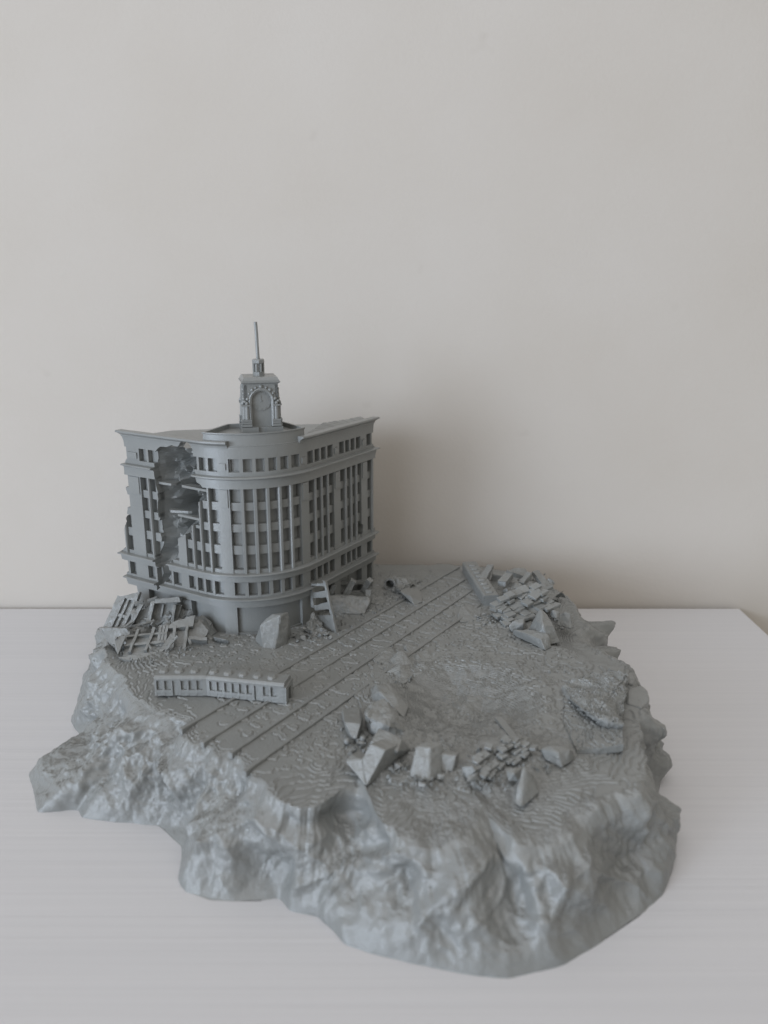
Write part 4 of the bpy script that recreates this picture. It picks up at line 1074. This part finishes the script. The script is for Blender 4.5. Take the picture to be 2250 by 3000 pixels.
# notched block: L-shaped front
fr = [(1084, 2180, 1.05), (1130, 2197, 1.0), (1073, 2303, -0.1), (1011, 2229, .45), (1026, 2211, .55), (1060, 2224, .6)]
away = Vector((0.55, 0.85, -0.25)).normalized()
r = thing("concrete_chunk", "pale notched L-shaped block pointing down at the front of the chunk group", "concrete chunk", g(1080, 2270), group=CG)
P1 = [hp(*fr[i]) for i in (0, 1, 2, 5)]; P2 = [hp(*fr[i]) for i in (5, 2, 3, 4)]
stone_part("upper_arm", P1 + [p + away * 0.9 for p in P1] + [p + away * 0.9 - Vector((0, 0, .6)) for p in P1[:2]], r, cuts=4, rough=0.03, bev=0.04)
stone_part("lower_arm", P2 + [p + away * 0.6 for p in P2] + [p + away * 0.6 - Vector((0, 0, .4)) for p in P2[2:]], r, cuts=4, rough=0.03, bev=0.04)
q = [hp(1219, 2184, .85), hp(1262, 2192, .85), hp(1257, 2291, -.05), hp(1197, 2275, -.05)]
stone("concrete_chunk", "upright pale rectangular block in front of the crater", "concrete chunk", q + [p + Vector((.5, .45, -.05)) for p in q] + [p + Vector((.5, .45, -.8)) for p in q[:2]], cuts=4, rough=0.035, bev=0.05, group=CG)
q = [hp(1275, 2207, .5), hp(1337, 2213, .5), hp(1326, 2263, -.05), hp(1268, 2258, -.05)]
stone("concrete_chunk", "low greenish-shaded block right of the upright pale block", "concrete chunk", q + [p + Vector((.2, .4, -.1)) for p in q], cuts=4, rough=0.035, bev=0.05, group=CG)
cr = random.Random(77)
for k in range(16):
    x, y = cr.uniform(1030, 1330), cr.uniform(2150, 2310); y = max(y, 2190) if x > 1190 else y
    s_ = cr.uniform(.09, .2); c = g(x, y)
    stone("rubble_crumb", "small broken lump lying among the chunks on the crater's near-left rim", "rubble", [c + Vector((cr.uniform(-1, 1) * s_, cr.uniform(-.8, .8) * s_, cr.uniform(-.4, 1) * s_)) for _ in range(11)], cuts=2, rough=0.05, freq=4, bev=0.0, group="lumps among the crater chunks")
for x, y, lab in ((1017, 2168, "left round pebble below the leaf-shaped chunk"), (1063, 2160, "right round pebble below the leaf-shaped chunk")):
    c = g(x, y + 4, 3.97); mb = MB().ball((0, 0, 0), 0.14, 2)
    V = np.array(mb.v); V = V * (1 + 0.15 * perlin(V[:, 0] * 9 + x, V[:, 1] * 9, V[:, 2] * 9))[:, None] + np.array(c)
    tag(mesh_obj("pebble", V, mb.f, M_RUB, None, (c.x, c.y, c.z - 0.14), True), lab, "pebble")

# --- brick heap at the crater's front
Lp, Tp, Rp, Bp = g(1372, 2246, 4.0), g(1462, 2158, 4.35), g(1566, 2200, 4.05), g(1412, 2296, 3.75)
brick_field("brick_heap", "low heap of overlapping bricks at the front of the crater", Lp, Tp, Rp, Bp, 8, 6, 0.36, 0.32, 0.13, 9, skip=0.10)
mb = MB().beam(at(1460, 2106, 31.6), g(1507, 2166, 3.9), 0.3, 0.16)
tag(recalc(mesh_obj("fallen_beam", mb.v, mb.f, M_RUB, None, tuple(g(1507, 2166, 3.9)))), "short stick standing out of the brick heap by the crater", "beam")
stone("concrete_block", "small cube split at the right of the brick heap", "concrete block", [hp(1586, 2196, .3), hp(1614, 2181, .5), hp(1674, 2194, .5), hp(1632, 2204, .55), g(1684, 2222), g(1648, 2251), g(1600, 2228), g(1585, 2208), g(1680, 2205)], cuts=4, rough=0.04, bev=0.05)
stone("pointed_stone", "narrow wedge stone standing below the brick heap", "stone", [hp(1532, 2250, .75), hp(1540, 2252, .72), g(1507, 2349, 3.7), g(1528, 2368, 3.6), g(1579, 2322, 3.7), g(1570, 2280, 3.8), hp(1518, 2300, .3), g(1515, 2300, 3.6)], cuts=4, rough=0.035, bev=0.04)
stone("concrete_block", "small dark block between the brick heap and the wedge stone", "concrete block", [hp(1482, 2258, .3), hp(1510, 2247, .4), hp(1528, 2250, .3), g(1490, 2290), g(1520, 2288), g(1532, 2270), hp(1505, 2268, .35)], cuts=3, rough=0.03, bev=0.02)
for (x, y, s, lab) in ((1372, 2258, .26, "pale crumb at the left end of the brick heap"), (1384, 2280, .22, "pale crumb at the lower left foot of the brick heap"), (1404, 2200, .22, "pale crumb on top of the brick heap's left side")):
    c = g(x, y, 4.0); pts = [c + Vector((rnd.uniform(-1, 1) * s, rnd.uniform(-.8, .8) * s, rnd.uniform(-1.0, 1) * s)) for _ in range(10)]
    stone("rubble_crumb", lab, "rubble", pts, cuts=2, rough=0.04, freq=4, bev=0.0)

# --- plates at the right-hand edge
lo = [(1652, 2035), (1650, 2118), (1690, 2199), (1829, 2180), (1828, 2100), (1815, 2000), (1700, 1990)]
zt = [3.95, 3.92, 3.95, 4.14, 4.16, 4.12, 3.98]
pts = [g(x, y, z) for (x, y), z in zip(lo, zt)]
stone("ground_slab", "broad flat plate of broken ground at the right edge of the diorama", "ground slab", pts + [p - Vector((0, 0, 0.35)) for p in pts], cuts=7, rough=0.05, freq=1.4, bev=0.03, mat=M_ROCK, res=0.075, layers=True)
up = [(1655, 2013), (1674, 2050), (1713, 2082), (1750, 2084), (1757, 2106), (1826, 2124), (1818, 2020), (1838, 1978), (1786, 1956), (1690, 1986)]
zt = [4.08, 4.28, 4.44, 4.50, 4.42, 4.28, 4.34, 4.30, 4.05, 4.0]
pts = [g(x, y, z) for (x, y), z in zip(up, zt)]
stone("ground_slab", "torn lumpy slab with a dark gap lying on the broad flat plate", "ground slab", pts + [p + Vector((0, 0.12, -0.21 if 1 <= i <= 4 else -0.35)) for i, p in enumerate(pts)], cuts=7, rough=0.19, freq=1.2, bev=0.03, mat=M_ROCK, res=0.075, layers=True)
for (q, lab) in (([(1839, 1968), (1856, 1970), (1862, 1990), (1855, 2003), (1838, 2000)], "upper rounded knob on the right edge beside the torn slab"), ([(1835, 2020), (1880, 2006), (1900, 2022), (1906, 2050), (1880, 2074), (1836, 2060)], "larger rounded flat knob on the right edge beside the torn slab")):
    pts = [g(x, y, 3.85) for x, y in q]
    stone("edge_stone", lab, "stone", pts + [p + Vector((-0.15, 0.1, -1.0)) for p in pts], cuts=4, rough=0.04, freq=1.5, bev=0.1, mat=M_ROCK)

# --- loose grit nobody could count, gathered round the heaps and along the kerbs
gr = random.Random(5); mb = MB()
SPOTS = [(900, 1868, 60, 14, 26), (1000, 1830, 60, 18, 22), (1090, 1790, 40, 14, 16), (1170, 1745, 40, 14, 16), (1420, 1815, 40, 18, 24), (1640, 1835, 28, 16, 24), (1560, 1700, 60, 14, 14), (1060, 2180, 60, 40, 40), (1150, 2240, 80, 26, 46), (1230, 2290, 90, 18, 40),
         (1420, 2290, 70, 20, 44), (1500, 2200, 90, 50, 44), (1600, 2250, 40, 14, 16), (540, 1905, 60, 12, 24), (380, 1935, 60, 10, 18), (470, 1850, 70, 30, 30), (1180, 1990, 40, 22, 16), (1700, 2040, 60, 60, 18)]
for (x, y, sx, sy, n) in SPOTS:
    for k in range(n):
        c = g(gr.gauss(x, sx * 0.55), gr.gauss(y, sy * 0.55), 3.87); s = gr.uniform(0.03, 0.10)
        a = gr.uniform(0, 6.28)
        vs = [(c.x + s * gr.uniform(.5, 1.3) * math.cos(a + i * 1.57), c.y + s * gr.uniform(.5, 1.3) * math.sin(a + i * 1.57), c.z - 0.06 + gr.uniform(0, .02)) for i in range(4)]
        vs += [(c.x + s * gr.uniform(.2, .8) * math.cos(a + i * 1.57 + .3), c.y + s * gr.uniform(.2, .8) * math.sin(a + i * 1.57 + .3), c.z + s * gr.uniform(.4, 1.3)) for i in range(4)]
        mb.add(vs, [(0, 1, 5, 4), (1, 2, 6, 5), (2, 3, 7, 6), (3, 0, 4, 7), (4, 5, 6, 7)])
o = mesh_obj("rubble_grit", mb.v, mb.f, M_RUB); o["kind"] = "stuff"; tag(o, "fine broken grit scattered round the rubble heaps on the street", "grit")
